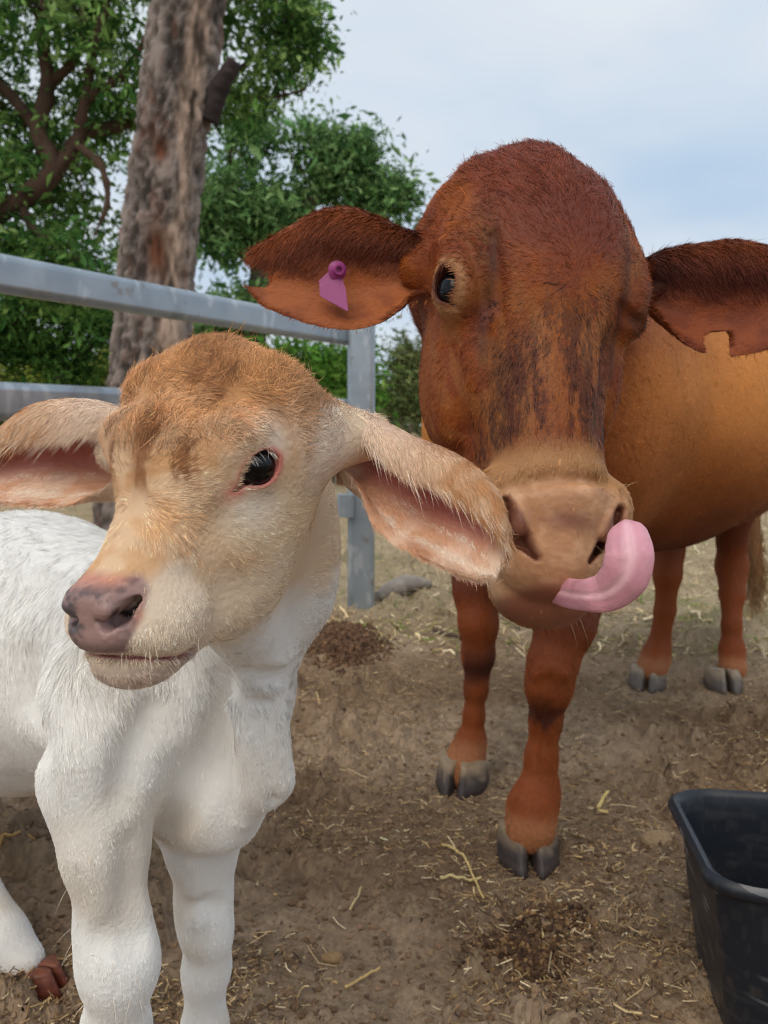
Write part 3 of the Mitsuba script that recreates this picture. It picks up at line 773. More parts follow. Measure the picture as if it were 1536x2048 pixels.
def calf_body(p):
    d = chain(p, CB['neck'], [0.055, 0.056, 0.058, 0.070], 0.04)
    d = smin(d, chain(p, CB['throat'], [0.030, 0.021, 0.016, 0.018, 0.020], 0.02), 0.028)
    d = smin(d, ell(p, at(430, 1560, 0.775), (0.052, 0.075, 0.058)), 0.032)           # brisket
    d = smin(d, chain(p, [at(250, 1330, 0.87), at(60, 1300, 1.05), at(-180, 1300, 1.32)], [0.120, 0.168, 0.172], 0.06), 0.07)
    d = smin(d, ell(p, at(598, 1050, 0.690), (0.034, 0.05, 0.080)), 0.03)              # side of the neck behind the jaw
    # right fore leg (nearest the camera on the left of the picture)
    d = smin(d, ell(p, at(215, 1450, 0.725), (0.058, 0.080, 0.105)), 0.034)
    d = smin(d, chain(p, to_floor([at(200, 1520, 0.69), at(212, 1690, 0.675), at(226, 1860, 0.672), at(238, 1935, 0.672), at(232, 2060, 0.69), at(232, 2180, 0.71)]),
                      [0.052, 0.0340, 0.0272, 0.0280, 0.0255, 0.025, 0.031], 0.02), 0.026)
    # left fore leg
    d = smin(d, chain(p, to_floor([at(400, 1600, 0.82), at(402, 1700, 0.81), at(408, 1800, 0.815), at(413, 1860, 0.815), at(410, 1940, 0.825), at(411, 2060, 0.84), at(411, 2190, 0.86)]),
                      [0.046, 0.0320, 0.0258, 0.0240, 0.0214, 0.0210, 0.021, 0.029], 0.02), 0.03)
    # hind leg, hoof in the corner of the picture
    d = smin(d, chain(p, [at(-260, 1480, 1.30), at(-170, 1640, 1.22), at(-60, 1740, 1.22), at(8, 1872, 1.16), at(48, 1922, 1.150)],
                      [0.085, 0.05, 0.030, 0.031, 0.029], 0.02), 0.03)
    d = smin(d, chain(p, [at(-330, 1480, 1.45), at(-330, 1700, 1.45), at(-330, 1800, 1.5), at(-330, 1840, 1.5)], [0.08, 0.05, 0.03, 0.03], 0.02), 0.03)
    return d


CALF_FOLDS = details(calf_body, [
    ([(452, 1350), (442, 1420), (412, 1520), (372, 1605), (335, 1665)], -0.013, 0.020), ([(468, 1338), (520, 1352), (575, 1345), (622, 1312)], -0.007, 0.010),
    ([(500, 1395), (540, 1402), (588, 1380)], -0.005, 0.008), ([(548, 1600), (528, 1565), (516, 1505), (500, 1440)], -0.009, 0.014),
    ([(556, 1405), (553, 1470), (560, 1530), (570, 1562)], 0.010, 0.016), ([(470, 1405), (500, 1470), (508, 1560), (490, 1640)], 0.008, 0.020),
    ([(300, 1420), (270, 1500), (240, 1590)], -0.008, 0.03),
    ([(262, 1700), (262, 1790), (256, 1870)], -0.003, 0.03), ([(200, 1880), (236, 1872), (275, 1880)], -0.002, 0.03),
    ([(385, 1725), (392, 1790), (398, 1840)], 0.003, 0.02), ([(385, 1815), (410, 1810), (440, 1815)], -0.002, 0.02), ([(40, 1330), (60, 1420), (66, 1500)], -0.006, 0.05)], 0.4, 1.3)


def calf_skull(p):
    h = calf_head(to_head(p, CM, CO)) * 0.01
    for s, tip in ((1, at(735, 874, 0.612)), (-1, at(240, 902, 0.632))):
        h = smin(h, cone(p, from_head((s * 4.2, -17.0, 7.0), CM, CO), tip, 0.036, 0.018), 0.022)
    return h


def calf_field(p):
    b = carve(p, calf_body(p), CALF_FOLDS)
    b = b + (vnoise(p * 20, 3) - 0.5) * 0.005
    return smin(masked(calf_skull, p, from_head((0, -12, 3), CM, CO), 0.27), b, 0.030)

# ------------------------------------------------------------------ the cow: pose
def axes_from(y, z):
    y = unit(y); z = unit(np.asarray(z, float) - y * np.dot(z, y))
    return np.stack([np.cross(z, y), y, z], 1)


CAMAX = np.stack([RGT, UPV, FWD], 1)
WM = axes_from(CAMAX @ [-0.005, -0.93, -0.36], CAMAX @ [0.20, 0.30, -0.92])
WO = at(1150, 1082, 0.735)

WS = 1.04                                          # size of the head
W_EYE = {s: eye_frame((9.0 if s > 0 else -9.3, -26.8, -2.4), (s * 0.80, 0.08, 0.58), (0, 1, -0.05)) for s in (1, -1)}
W_EYE_R = 2.1


def cow_head(q):
    """the cow's head in its own frame, centimetres: x its left, y from poll to nose, z out of the forehead; zero at the nose"""
    m = np.stack([np.abs(q[:, 0]), q[:, 1], q[:, 2]], -1)
    d = ell(q, (0, -33.0, -7.5), (10.8, 11.5, 10.5))
    d = smin(d, ell(q, (0, -41.5, -4.5), (6.8, 6.6, 6.5)), 4.0)
    d = smin(d, ell(q, (0, -32.0, 0.0), (8.6, 9.6, 4.5)), 3.0)
    d = smin(d, ell(m, (5.6, -40.0, -4.0), (4.2, 4.8, 4.6)), 2.5)
    d = smin(d, ell(m, (8.5, -35.3, -4.6), (3.4, 5.2, 4.4)), 2.5)
    d = smin(d, ell(m, (8.8, -29.8, -1.3), (2.4, 4.8, 2.8)), 2.0)
    d = smin(d, cone(q, (0, -27, -3.2), (0, -6.5, -4.3), 7.0, 4.9), 3.0)
    d = smin(d, cone(q, (0, -26, -9.5), (0, -8, -9.5), 8.3, 5.2), 3.0)
    d = smin(d, ell(m, (7.4, -23, -11), (3.3, 9, 8)), 2.5)
    d = smin(d, cone(m, (3.4, -24, -18), (2.5, -7, -13), 3.4, 2.8), 3.0)
    # muzzle
    d = smin(d, ell(q, (0, -5.4, -5.2), (6.6, 5.2, 5.4)), 1.6)
    d = smin(d, ell(m, (5.6, -4.9, -5.4), (2.6, 3.6, 4.2)), 1.2)
    d = smin(d, ell(q, (0, -1.4, -6.2), (5.4, 5.4, 4.9)), 1.6)
    d = smin(d, ell(q, (0.9, 1.3, -10.0), (5.5, 4.3, 4.6)), 0.5)
    # nostrils: a slit that runs down and inwards
    flat = m * [1, 1, 0]
    a = chain(flat, [(5.6, -4.0, 0), (5.1, -2.6, 0), (4.0, -0.9, 0), (2.6, 0.9, 0)], [0.34, 0.60, 0.50, 0.16], 0.3)
    a = np.maximum(np.maximum(a, -(d + 1.0)), -6.0 - q[:, 2])
    d = smax(d, -a, 0.5)
    d = smin(d, ell(m, (4.2, -2.6, -2.3), (0.8, 1.7, 0.9)), 0.7)
    for s in (1, -1):
        c, F = W_EYE[s]
        e = (q - c) @ F
        d = smin(d, vlen(e) - (W_EYE_R + 0.36), 2.4)
        tear = cone(q, c + F @ [1.5, -0.2, 1.6], c + F @ [2.7, -0.5, 1.1], 0.40, 0.15)
        hole = np.maximum(almond(e[:, 0], e[:, 1], 1.8, 1.45), -e[:, 2])
        d = smax(d, -smin(hole, tear, 0.3), 0.3)
        d = np.maximum(d, W_EYE_R + 0.02 - vlen(e))
    return d


def leg(pts, r, k=0.02):
    return pts, r, k


Y1, Y2 = 1.425, 1.74
def Wy(l, y):
    return [at_y(px, py, y + dy) for px, py, dy in l]


FORE_L = (Wy([(1150, 1150, 0.10), (1130, 1250, 0.02), (1105, 1330, 0), (1098, 1375, 0), (1092, 1440, 0.005), (1084, 1510, 0.005), (1080, 1580, 0), (1066, 1615, -0.015), (1060, 1655, -0.03)], Y1),
          [0.075, 0.048, 0.0405, 0.0400, 0.0270, 0.0232, 0.0300, 0.0400, 0.045])
FORE_R = (Wy([(945, 1080, 0.10), (952, 1180, 0.03), (957, 1250, 0), (956, 1310, 0), (952, 1380, 0), (948, 1430, 0), (943, 1480, 0), (933, 1510, -0.01), (926, 1540, -0.03)], Y2),
          [0.075, 0.046, 0.0385, 0.0330, 0.0265, 0.0270, 0.0345, 0.0400, 0.046])
HIND_A = (Wy([(1325, 900, 0.1), (1338, 1060, 0.05), (1334, 1150, 0.0), (1329, 1220, 0), (1318, 1290, 0), (1312, 1312, -0.01), (1304, 1333, -0.035)], 2.42),
          [0.16, 0.060, 0.042, 0.033, 0.034, 0.043, 0.046])
HIND_B = (Wy([(1440, 820, 0.0), (1468, 1010, 0.02), (1464, 1080, 0.05), (1463, 1130, 0.07), (1464, 1190, 0.03), (1463, 1250, 0), (1464, 1300, -0.01), (1464, 1335, -0.03)], 2.42),
          [0.17, 0.070, 0.046, 0.046, 0.030, 0.0265, 0.037, 0.045])


def cow_body(p):
    poll = from_head((0, -36 * WS, -12), WM, WO)
    d = chain(p, [poll, at_y(1010, 560, 1.18), at_y(1050, 620, 1.45), at_y(1120, 700, 1.66)], [0.085, 0.125, 0.165, 0.20], 0.08)   # neck
    d = smin(d, chain(p, [from_head((0, -27, -17), WM, WO), at_y(1010, 850, 1.28), at_y(1030, 1000, 1.45), at_y(1060, 1080, 1.56)], [0.05, 0.07, 0.085, 0.075], 0.05), 0.08)  # throat, dewlap, brisket
    d = smin(d, ell(p, at_y(945, 490, 1.50), (0.09, 0.17, 0.12)), 0.12)     # crest
    d = smin(d, ell(p, at_y(940, 850, 1.76), (0.105, 0.17, 0.23)), 0.08)    # right shoulder
    d = smin(d, ell(p, at_y(1180, 850, 1.60), (0.11, 0.17, 0.25)), 0.08)    # left shoulder
    d = smin(d, chain(p, [at_y(1160, 830, 1.72), at_y(1290, 818, 1.95), at_y(1370, 810, 2.2), at_y(1415, 780, 2.5)], [0.26, 0.312, 0.312, 0.25], 0.15), 0.10)  # barrel
    d = smin(d, ell(p, at_y(1430, 740, 2.52), (0.18, 0.22, 0.20)), 0.12)
    u = p @ unit(np.array([0.52, 0.85, 0.0])) + 0.10 * p[:, 2]                   # ribs under the hide
    d = d + 0.0055 * np.sin(u * 2 * np.pi / 0.085) * ss(1.72, 1.85, p[:, 1]) * ss(2.5, 2.3, p[:, 1]) * ss(0.6, 0.75, p[:, 2]) * ss(1.15, 1.0, p[:, 2])
    for pts, r in (FORE_L, FORE_R, HIND_A, HIND_B):
        d = smin(d, chain(p, pts, r, 0.02), 0.05)
    return d


def cow_skull(p):
    h = cow_head(to_head(p, WM, WO) / WS) * 0.01 * WS
    for s, tip in ((-1, at(842, 542, 0.915)), (1, at(1318, 566, 0.955))):
        h = smin(h, cone(p, from_head((s * 8.0 * WS, -33 * WS, -9), WM, WO), tip, 0.046, 0.024), 0.03)
    return h


def cow_bare(p):
    return smin(masked(cow_skull, p, from_head((0, -20, -8), WM, WO), 0.50), cow_body(p) + (vnoise(p * 7, 8) - 0.5) * 0.014, 0.05)


COW_FOLDS = details(cow_bare, [
    ([(935, 480), (955, 530), (968, 600), (972, 660)], -0.003, 0.014),
    ([(985, 470), (992, 540), (996, 620)], -0.003, 0.016), ([(1238, 608), (1258, 632), (1276, 646)], -0.004, 0.010),
    ([(1000, 975), (1070, 962), (1140, 958), (1215, 966)], -0.003, 0.016), ([(1078, 1440), (1074, 1480), (1072, 1530)], -0.004, 0.012), ([(1070, 1350), (1098, 1338), (1128, 1350)], 0.003, 0.02),
    ([(900, 700), (905, 780), (925, 860)], -0.006, 0.03), ([(1215, 700), (1212, 780), (1205, 860)], -0.005, 0.03), ([(860, 480), (872, 440), (900, 400)], -0.005, 0.012), ([(882, 470), (898, 430), (925, 385)], -0.004, 0.010)], 0.45, 1.9)


def cow_field(p):
    return carve(p, cow_bare(p), COW_FOLDS)

# ------------------------------------------------------------------ fur
def fur(v, f, n, count, comb, length, width, colour, weight=None, lift=0.35, wild=0.35, clump=0.006, seed=1, bsdf='fur', curl=0.0, lock=0.0, tone=0.22, root=0.70, flat=0.35, attr=None):
    """blades of hair on the mesh (v, f, n): comb(p, n) the lie of the coat, length(p) metres, colour(p, n) linear RGB, weight(p, n) density"""
    g = np.random.default_rng(seed)
    T_ = (lambda fn, *x: fn(*x)) if attr is None else (lambda fn, *x: fn(*x, here))
    A = np.linalg.norm(np.cross(v[f[:, 1]] - v[f[:, 0]], v[f[:, 2]] - v[f[:, 0]]), axis=1)
    fc = v[f].mean(1); fn = unit(n[f].mean(1))
    if attr is not None:
        here = attr[f].mean(1)
    if weight is not None:
        A = A * T_(weight, fc, fn)
    A = A * (((CAM - fc) * fn).sum(1) / np.linalg.norm(CAM - fc, axis=1) > -0.45)
    t = g.choice(len(f), count, p=A / A.sum())
    b = g.random((count, 2)); m = b.sum(1) > 1; b[m] = 1 - b[m]
    tri = v[f[t]]; p = tri[:, 0] + b[:, :1] * (tri[:, 1] - tri[:, 0]) + b[:, 1:] * (tri[:, 2] - tri[:, 0])
    tn = n[f[t]]; nn = unit(tn[:, 0] * (1 - b.sum(1))[:, None] + b[:, :1] * tn[:, 1] + b[:, 1:] * tn[:, 2])
    if attr is not None:
        ta = attr[f[t]]; here = ta[:, 0] * (1 - b.sum(1))[:, None] + b[:, :1] * ta[:, 1] + b[:, 1:] * ta[:, 2]
    L = T_(length, p) * np.exp(g.normal(0, 0.25, count))
    d = unit(T_(comb, p, nn))
    wav = np.stack([vnoise(p / clump + 11 * k, seed + k) for k in range(3)], -1) - 0.5
    wav2 = np.stack([vnoise(p / (clump * 3.1) + 5 * k, seed + 7 + k) for k in range(3)], -1) - 0.5
    wild = (wild(p) if callable(wild) else np.full(count, wild))[:, None]
    d = d + wav * wild * 2.2 + wav2 * wild * 1.6 + g.normal(0, 1, (count, 3)) * wild * 0.45
    d = unit(d - nn * (d * nn).sum(1)[:, None])
    s = np.cross(nn, d)
    lf = lift * np.exp(g.normal(0, 0.3, count))
    col = T_(colour, p, nn) * np.exp(g.normal(0, tone, (count, 1)))
    lk = vnoise(p / (clump * 0.8) + d * 0.6, seed + 3) + 0.6 * vnoise(p / (clump * 2.3), seed + 4) - 0.8
    col = col * np.exp(lock * 2.0 * lk)[:, None]
    S = np.array([0, 0.36, 0.72, 1.0]); W = np.array([0.9, 1.0, 0.7, 0.0])
    cw = (curl * g.normal(0, 1, count))
    roll = g.normal(0, 0.5, count); side = unit(s * np.cos(roll)[:, None] + nn * np.sin(roll)[:, None])
    rows, cols = [], []
    for k in range(4):
        c = p + d * (L * S[k])[:, None] + nn * (L * lf * (S[k] - flat * S[k] ** 2 * 1.4) - 0.0004)[:, None] + s * (L * cw * S[k] ** 2)[:, None]
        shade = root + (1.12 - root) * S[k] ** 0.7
        if k < 3:
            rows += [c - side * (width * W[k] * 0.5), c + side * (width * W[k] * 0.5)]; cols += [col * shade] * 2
        else:
            rows.append(c); cols.append(col * shade)
    V = np.stack(rows, 1); C = np.clip(np.stack(cols, 1), 0, 0.92)
    tris = np.array([[0, 1, 3], [0, 3, 2], [2, 3, 5], [2, 5, 4], [4, 5, 6]])
    F = (tris[None] + (np.arange(count) * 7)[:, None, None]).reshape(-1, 3)
    N = unit(nn + g.normal(0, 0.20, (count, 3)) + d * -0.10)
    N = np.repeat(N[:, None], 7, 1)
    return mesh_entry(V.reshape(-1, 3), F, bsdf, N.reshape(-1, 3), C.reshape(-1, 3))


def blend(base, other, w):
    w = np.clip(w, 0, 1)[..., None]
    return base * (1 - w) + np.asarray(other) * w


def gauss(q, c, r):
    return np.exp(-((((q - np.asarray(c)) / np.asarray(r)) ** 2).sum(-1)))


# ------------------------------------------------------------------ the calf: coat colours
WHITE, CREAM, TAN, GOLD, WETB, PALE = srgb(236, 233, 228), srgb(226, 203, 176), srgb(226, 190, 154), srgb(214, 168, 124), srgb(136, 86, 52), srgb(232, 218, 202)
PINK, RAW, SLATE, NOSE = srgb(214, 150, 138), srgb(190, 100, 84), srgb(70, 68, 74), srgb(138, 96, 96)
WHORL = np.array([0.0, -5.9, 5.2])


def calf_colour(p, n, skin=False):
    q = to_head(p, CM, CO)
    a = np.stack([np.abs(q[:, 0]), q[:, 1], q[:, 2]], -1)
    no = vfbm(q * 0.55 + 3, 4, seed=41); fine = vfbm(q * 2.2, 3, seed=43)
    c = np.broadcast_to(TAN, q.shape).copy()
    c = blend(c, GOLD, ss(0.42, 0.62, no))
    c = blend(c, srgb(222, 194, 160), ss(2.6, 4.6, a[:, 0] + (no - 0.5) * 2.5) * ss(7.5, 3.0, q[:, 2]))               # cheeks
    c = blend(c, srgb(224, 200, 172), ss(1.6, -1.2, q[:, 2] + (no - 0.5) * 2))
    top = ss(6.0, 11.0, q[:, 2] + (no - 0.5) * 4.5 + 0.12 * (q[:, 1] + 10))
    c = blend(c, srgb(190, 132, 80), top * 0.82)
    str_ = vfbm(np.stack([q[:, 0] * 0.85, q[:, 1] * 0.28, q[:, 2] * 0.28], -1) + 9, 3, seed=45)
    dk = ss(0.50, 0.64, str_) * ss(4.6, 6.5, q[:, 2]) * ss(5.2, 3.4, a[:, 0])
    dk = np.maximum(dk, gauss(q, (-0.2, -8.2, 7.6), (0.75, 3.0, 2.6)))
    dk = np.maximum(dk, gauss(q, (-2.9, -9.5, 8.6), (1.0, 2.4, 2.4)) * 0.8)
    dk = np.maximum(dk, gauss(q, (2.4, -13.0, 12.0), (1.5, 2.6, 2.0)) * 0.7)
    c = blend(c, WETB, dk * 0.88)
    c = blend(c, srgb(150, 100, 58), gauss(q, (6.2, -17.5, 9.0), (2.6, 3.0, 2.6)) * (0.5 + fine))             # curls by the ear
    c = blend(c, PALE, gauss(a, (5.6, -12.1, 7.8), (1.9, 2.3, 1.6)) * 0.9)                              # brow
    c = blend(c, PALE, gauss(a, (5.2, -10.8, 3.6), (1.9, 2.2, 1.7)) * 0.8)
    c = blend(c, srgb(168, 132, 98), gauss(a, (3.7, -8.4, 4.2), (1.0, 1.3, 1.1)) * 0.55)
    c = blend(c, srgb(176, 128, 80), gauss(a, (4.4, -9.5, 0.2), (1.0, 3.2, 0.9)) * 0.5)
    c = blend(c, srgb(226, 204, 184), ss(6.2, 7.6, a[:, 0] + (fine - 0.5)) * ss(0, 3, q[:, 2]) * ss(9.5, 8.2, q[:, 2]) * ss(-13, -16, q[:, 1]))
    pad = ss(-7.2, -5.6, q[:, 1] + 0.5 * (q[:, 2] + 2.0) * (q[:, 2] < -2)) * ss(1.6, 0.4, q[:, 2] + 0.25 * (q[:, 1] + 3))
    c = blend(c, srgb(226, 206, 184), pad * 0.8)
    c = blend(c, srgb(196, 172, 156), ss(-3.6, -4.6, q[:, 2]) * ss(-8, -5, q[:, 1]))
    neck = ss(-4.0, -8.0, q[:, 2] + (no - 0.5) * 3)
    far = ss(-18.5, -22.0, q[:, 1] + (no - 0.5) * 3) * (1 - ss(4.5, 6, a[:, 0]) * ss(1, 3, q[:, 2]) * ss(-26, -23, q[:, 1]))
    c = blend(c, WHITE, np.maximum(neck, far * ss(5, 9, a[:, 0] * 0 - q[:, 2] * 0.5 + 6 * (q[:, 0] < 0))))
    c = blend(c, srgb(222, 196, 166), ss(-17, -20, q[:, 1]) * ss(-7, -2, q[:, 2] + (no - 0.5) * 3) * (q[:, 0] > 0) * 0.8)
    body = ss(17 + 5 * ss(-6, 0, q[:, 2]), 24 + 5 * ss(-6, 0, q[:, 2]), np.linalg.norm(q - [0, -11, 3], axis=-1)) * (1 - ss(5, 6.5, a[:, 0]) * ss(1, 3, q[:, 2]) * ss(-26, -23, q[:, 1]))
    c = blend(c, WHITE, body)
    grey = (vfbm(p * [16, 16, 9], 3, seed=47) - 0.5) * body
    c = c * (1 - np.clip(grey, 0, 1) * 0.35)[:, None]
    dirt = ss(0.52, 0.68, vfbm(p * 9, 3, seed=48)) * body * ss(0.62, 0.40, p[:, 2]) * 0.5
    c = blend(c, srgb(208, 192, 170), dirt)
    return c


def calf_skin(p, n):
    """(colour, roughness) of the hide itself, bare at the nose, the lips and the eyelids"""
    q = to_head(p, CM, CO); a = np.stack([np.abs(q[:, 0]), q[:, 1], q[:, 2]], -1)
    c = calf_colour(p, n) * 0.86
    rough = np.full(len(p), 0.7)
    fine = vfbm(q * 3.2, 4, seed=51); no = vfbm(q * 0.9 + 4, 3, seed=52)
    bare = calf_bare(q)
    nose = srgb(156, 126, 120)
    nc = np.broadcast_to(nose, q.shape).copy()
    nc = blend(nc, SLATE, 0.85 * ss(0.48, 0.68, no * 0.6 + fine * 0.4 + 0.22 * ss(0.3, -1.2, q[:, 0]) + 0.06 * ss(0.4, 1.0, q[:, 2]) - 0.06))
    nc = blend(nc, srgb(96, 76, 80), ss(-1.4, -2.6, q[:, 2]) * 0.55)
    nc = blend(nc, srgb(206, 138, 112), gauss(a, (0.8, -1.6, 1.6), (1.6, 1.2, 0.5)) * 0.8)
    nc = blend(nc, srgb(176, 110, 80), gauss(a, (3.0, -1.4, -0.7), (0.5, 1.0, 0.8)) * 0.9)
    c = blend(c, nc, bare)
    lips = gauss(np.stack([q[:, 2] - (-2.85 + 0.30 * (q[:, 1] - 0.2) - 0.02 * q[:, 0] ** 2)], -1), (0,), (0.28,)) * ss(-5.8, -4.8, q[:, 1])
    c = blend(c, srgb(158, 100, 96), lips)
    inner = a[:, 0] * 0
    hole = chain(a * [1, 0, 1], [(0.80, 0, -0.60), (1.25, 0, -0.92), (1.80, 0, -0.62), (2.20, 0, 0.15)], [0.14, 0.30, 0.38, 0.28], 0.2)
    c = blend(c, srgb(34, 20, 20), ss(0.02, -0.16, hole) * (q[:, 1] > -4.2))
    for s in (1, -1):
        cc, F = C_EYE[s]
        e = (q - cc) @ F
        al = almond(e[:, 0] - 0.05, e[:, 1], 1.62, 1.14)
        lid = np.exp(-(np.maximum(al - 0.02, 0) / 0.30) ** 2) * (e[:, 2] > 0.3)
        tear = gauss(e, (2.2, -0.6, 0.9), (0.95, 0.65, 1.1))
        c = blend(c, srgb(198, 112, 100), np.maximum(lid * 0.9, tear * (e[:, 2] > 0)))
        rough = np.where(lid + tear > 0.5, 0.35, rough)
    rough = np.where(bare > 0.5, 0.32, rough)
    return np.clip(c, 0, 0.9), rough, bare * 0.5


def calf_bare(q):
    a = np.abs(q[:, 0])
    b = ss(-2.9, -2.2, q[:, 1] + 0.35 * np.maximum(q[:, 2], 0) - 0.25 * np.maximum(-1.2 - q[:, 2], 0)) * ss(3.0, 2.6, a + 0.45 * np.maximum(-0.8 - q[:, 2], 0)) * ss(-2.85, -2.55, q[:, 2] + 0.02 * a * a)
    top = ss(2.0, 1.5, q[:, 2] + 0.12 * a)
    return b * top


def calf_weight(p, n):
    q = to_head(p, CM, CO)
    w = 1 - calf_bare(q)
    for s in (1, -1):
        cc, F = C_EYE[s]; e = (q - cc) @ F
        w = w * ss(0.06, 0.34, almond(e[:, 0] - 0.05, e[:, 1], 1.62, 1.14) + 5 * (e[:, 2] < 0)) * (1 - 0.95 * gauss(e, (2.2, -0.6, 0.9), (0.85, 0.6, 1.0)))
    return w


def calf_comb(p, n):
    q = to_head(p, CM, CO)
    d = q - WHORL
    d = d / (np.linalg.norm(d, axis=-1, keepdims=True) + 0.6)
    d[:, 1] -= 0.45 * ss(4.5, 7.5, np.abs(q[:, 0]) + np.maximum(-q[:, 2], 0))
    crown_ = gauss(q, (3.5, -13.5, 11.5), (2.5, 2.5, 2.2))[:, None]
    d = d + crown_ * np.stack([-(q[:, 2] - 11.5), 0 * q[:, 0], q[:, 0] - 3.5], -1) * 0.9
    w = d @ CM.T
    down = np.array([0.12, 0.1, -1.0])
    far = ss(15, 22, np.linalg.norm(q - [0, -11, 3], axis=-1))[:, None]
    return w * (1 - far) + down * far


def calf_len(p):
    q = to_head(p, CM, CO)
    L = np.full(len(p), 0.0072)
    L += 0.0050 * ss(7, 11, q[:, 2]) + 0.005 * gauss(q, (6.2, -17.5, 9.0), (3, 3, 3))
    L -= 0.0022 * ss(-8, -5.5, q[:, 1]) * ss(3, 1, q[:, 2])
    for s in (1, -1):
        L -= 0.0028 * gauss(q, C_EYE[s][0], (3, 3, 3))
    far = ss(15, 22, np.linalg.norm(q - [0, -11, 3], axis=-1))
    return L * (1 - far) + (0.0055 + 0.0085 * ss(0.46, 0.66, p[:, 2])) * far


def eyeball(key, centre, F, R, M, O, iris, pupil_w, pupil_h):
    """ball with iris and the wide pupil of cattle; the outward direction is F's third column"""
    m = trimesh.creation.icosphere(subdivisions=5)
    e = np.asarray(m.vertices)
    al = np.sqrt((e[:, 0] / pupil_w) ** 2 + (e[:, 1] / pupil_h) ** 2)
    c = np.broadcast_to(srgb(26, 20, 20), e.shape).copy()
    c = blend(c, iris, ss(0.98, 1.1, al) * (0.5 + 0.5 * vfbm(e * 30, 2)))
    rim = np.hypot(e[:, 0], e[:, 1])
    c = blend(c, srgb(30, 20, 20), ss(0.70, 0.78, rim)); c = blend(c, srgb(190, 140, 130), ss(0.82, 0.9, rim))
    c = np.where((al < 1)[:, None], srgb(8, 9, 12), c)
    v = from_head(centre + (e * R) @ F.T, M, O)
    scene[key] = mesh_entry(v, np.asarray(m.faces), 'eye_gloss', unit(v - from_head(centre, M, O)), c)


def blade_strip(curves, widths, cols, bsdf):
    """flat tapering strands along given curves (lashes, whiskers, tufts)"""
    V, Fc, C, k = [], [], [], 0
    for P, w, c in zip(curves, widths, cols):
        P = np.asarray(P); n = len(P); t = unit(np.gradient(P, axis=0)); s = unit(np.cross(t, unit(CAM - P) + [0.05, 0.02, 0.03]))
        ww = w * (1 - np.linspace(0, 1, n) ** 1.6)[:, None] * 0.5 + 1e-5
        v = np.empty((2 * n, 3)); v[0::2] = P - s * ww; v[1::2] = P + s * ww
        i = np.arange(n - 1) * 2
        V.append(v); Fc.append(np.vstack([np.stack([i, i + 1, i + 3], -1), np.stack([i, i + 3, i + 2], -1)]) + k); C.append(np.broadcast_to(c, (2 * n, 3))); k += 2 * n
    return mesh_entry(np.vstack(V), np.vstack(Fc), bsdf, None, np.vstack(C))


# ------------------------------------------------------------------ ears
def ear(upper, lower, section, nu=70, nv=44, thick=0.004, flip=1.0):
    """a shell from two edge curves in space (rows: points) and a cross-section table section(u) -> (k, 2): across, towards the viewer, in units of the local width"""
    U = spline(upper, nu); Lw = spline(lower, nu); u = np.linspace(0, 1, nu)
    mid = (U + Lw) / 2
    grid = np.zeros((nu, nv, 3))
    for i in range(nu):
        sec = spline(section(u[i]), nv)
        e1 = U[i] - Lw[i]; w = np.linalg.norm(e1)
        t = unit(mid[min(i + 1, nu - 1)] - mid[max(i - 1, 0)])
        e2 = unit(np.cross(e1, t)); e2 = e2 * np.sign(np.dot(e2, CAM - mid[i]) + 1e-9)
        grid[i] = Lw[i] + sec[:, :1] * e1 + sec[:, 1:2] * e2 * max(w, 0.02)
    du = np.gradient(grid, axis=0); dv = np.gradient(grid, axis=1); N = unit(np.cross(du, dv))
    ref = N[nu // 2, nv // 2]
    if np.dot(ref, CAM - grid[nu // 2, nv // 2]) < 0:
        N = -N
    e = np.minimum(np.minimum(np.linspace(0, 1, nv), np.linspace(1, 0, nv)) / 0.06, 1.0)[None, :] * np.minimum(np.linspace(1, 0, nu) / 0.06, 1)[:, None]
    th = thick * np.sqrt(np.clip(e, 0.02, 1))[..., None] * 0.5
    front = grid + N * th; back = grid - N * th
    v = np.vstack([front.reshape(-1, 3), back.reshape(-1, 3)])
    i, j = np.meshgrid(np.arange(nu - 1), np.arange(nv - 1), indexing='ij'); k = (i * nv + j).ravel()
    q = np.stack([k, k + nv, k + nv + 1, k + 1], -1); m = nu * nv
    fq = np.vstack([q, q[:, ::-1] + m])
    rim = np.concatenate([np.arange(nv), np.arange(1, nu) * nv + nv - 1, (nu - 1) * nv + np.arange(nv - 2, -1, -1), np.arange(nu - 2, 0, -1) * nv])
    r2 = np.roll(rim, -1)
    fq = np.vstack([fq, np.stack([rim, r2, r2 + m, rim + m], -1)])
    f = np.vstack([fq[:, [0, 1, 2]], fq[:, [0, 2, 3]]])
    mesh = trimesh.Trimesh(v, f, process=False)
    if mesh.volume < 0:
        f = f[:, ::-1]
    uu, vv = np.meshgrid(u, np.linspace(0, 1, nv), indexing='ij')
    uv = np.stack([uu, vv], -1).reshape(-1, 2)
    return v, f, smooth_normals(v, f), np.vstack([uv, uv]), np.concatenate([np.zeros(m), np.ones(m)])


def section_mix(tab):
    us = np.array([t[0] for t in tab]); arr = np.array([t[1] for t in tab], float)
    def f(u):
        k = int(np.clip(np.searchsorted(us, u) - 1, 0, len(us) - 2)); w = np.clip((u - us[k]) / (us[k + 1] - us[k]), 0, 1); w = w * w * (3 - 2 * w)
        return arr[k] * (1 - w) + arr[k + 1] * w
    return f


def px_curve(rows):
    return [at(a, b, d) for a, b, d in rows]

# ------------------------------------------------------------------ the cow: coat colours
RED, ORANGE, MAROON, DARK, MTAN, NOSEB = srgb(132, 64, 30), srgb(148, 78, 30), srgb(116, 56, 38), srgb(40, 29, 27), srgb(190, 148, 102), srgb(180, 132, 98)


def to_cow(p):
    return to_head(p, WM, WO) / WS


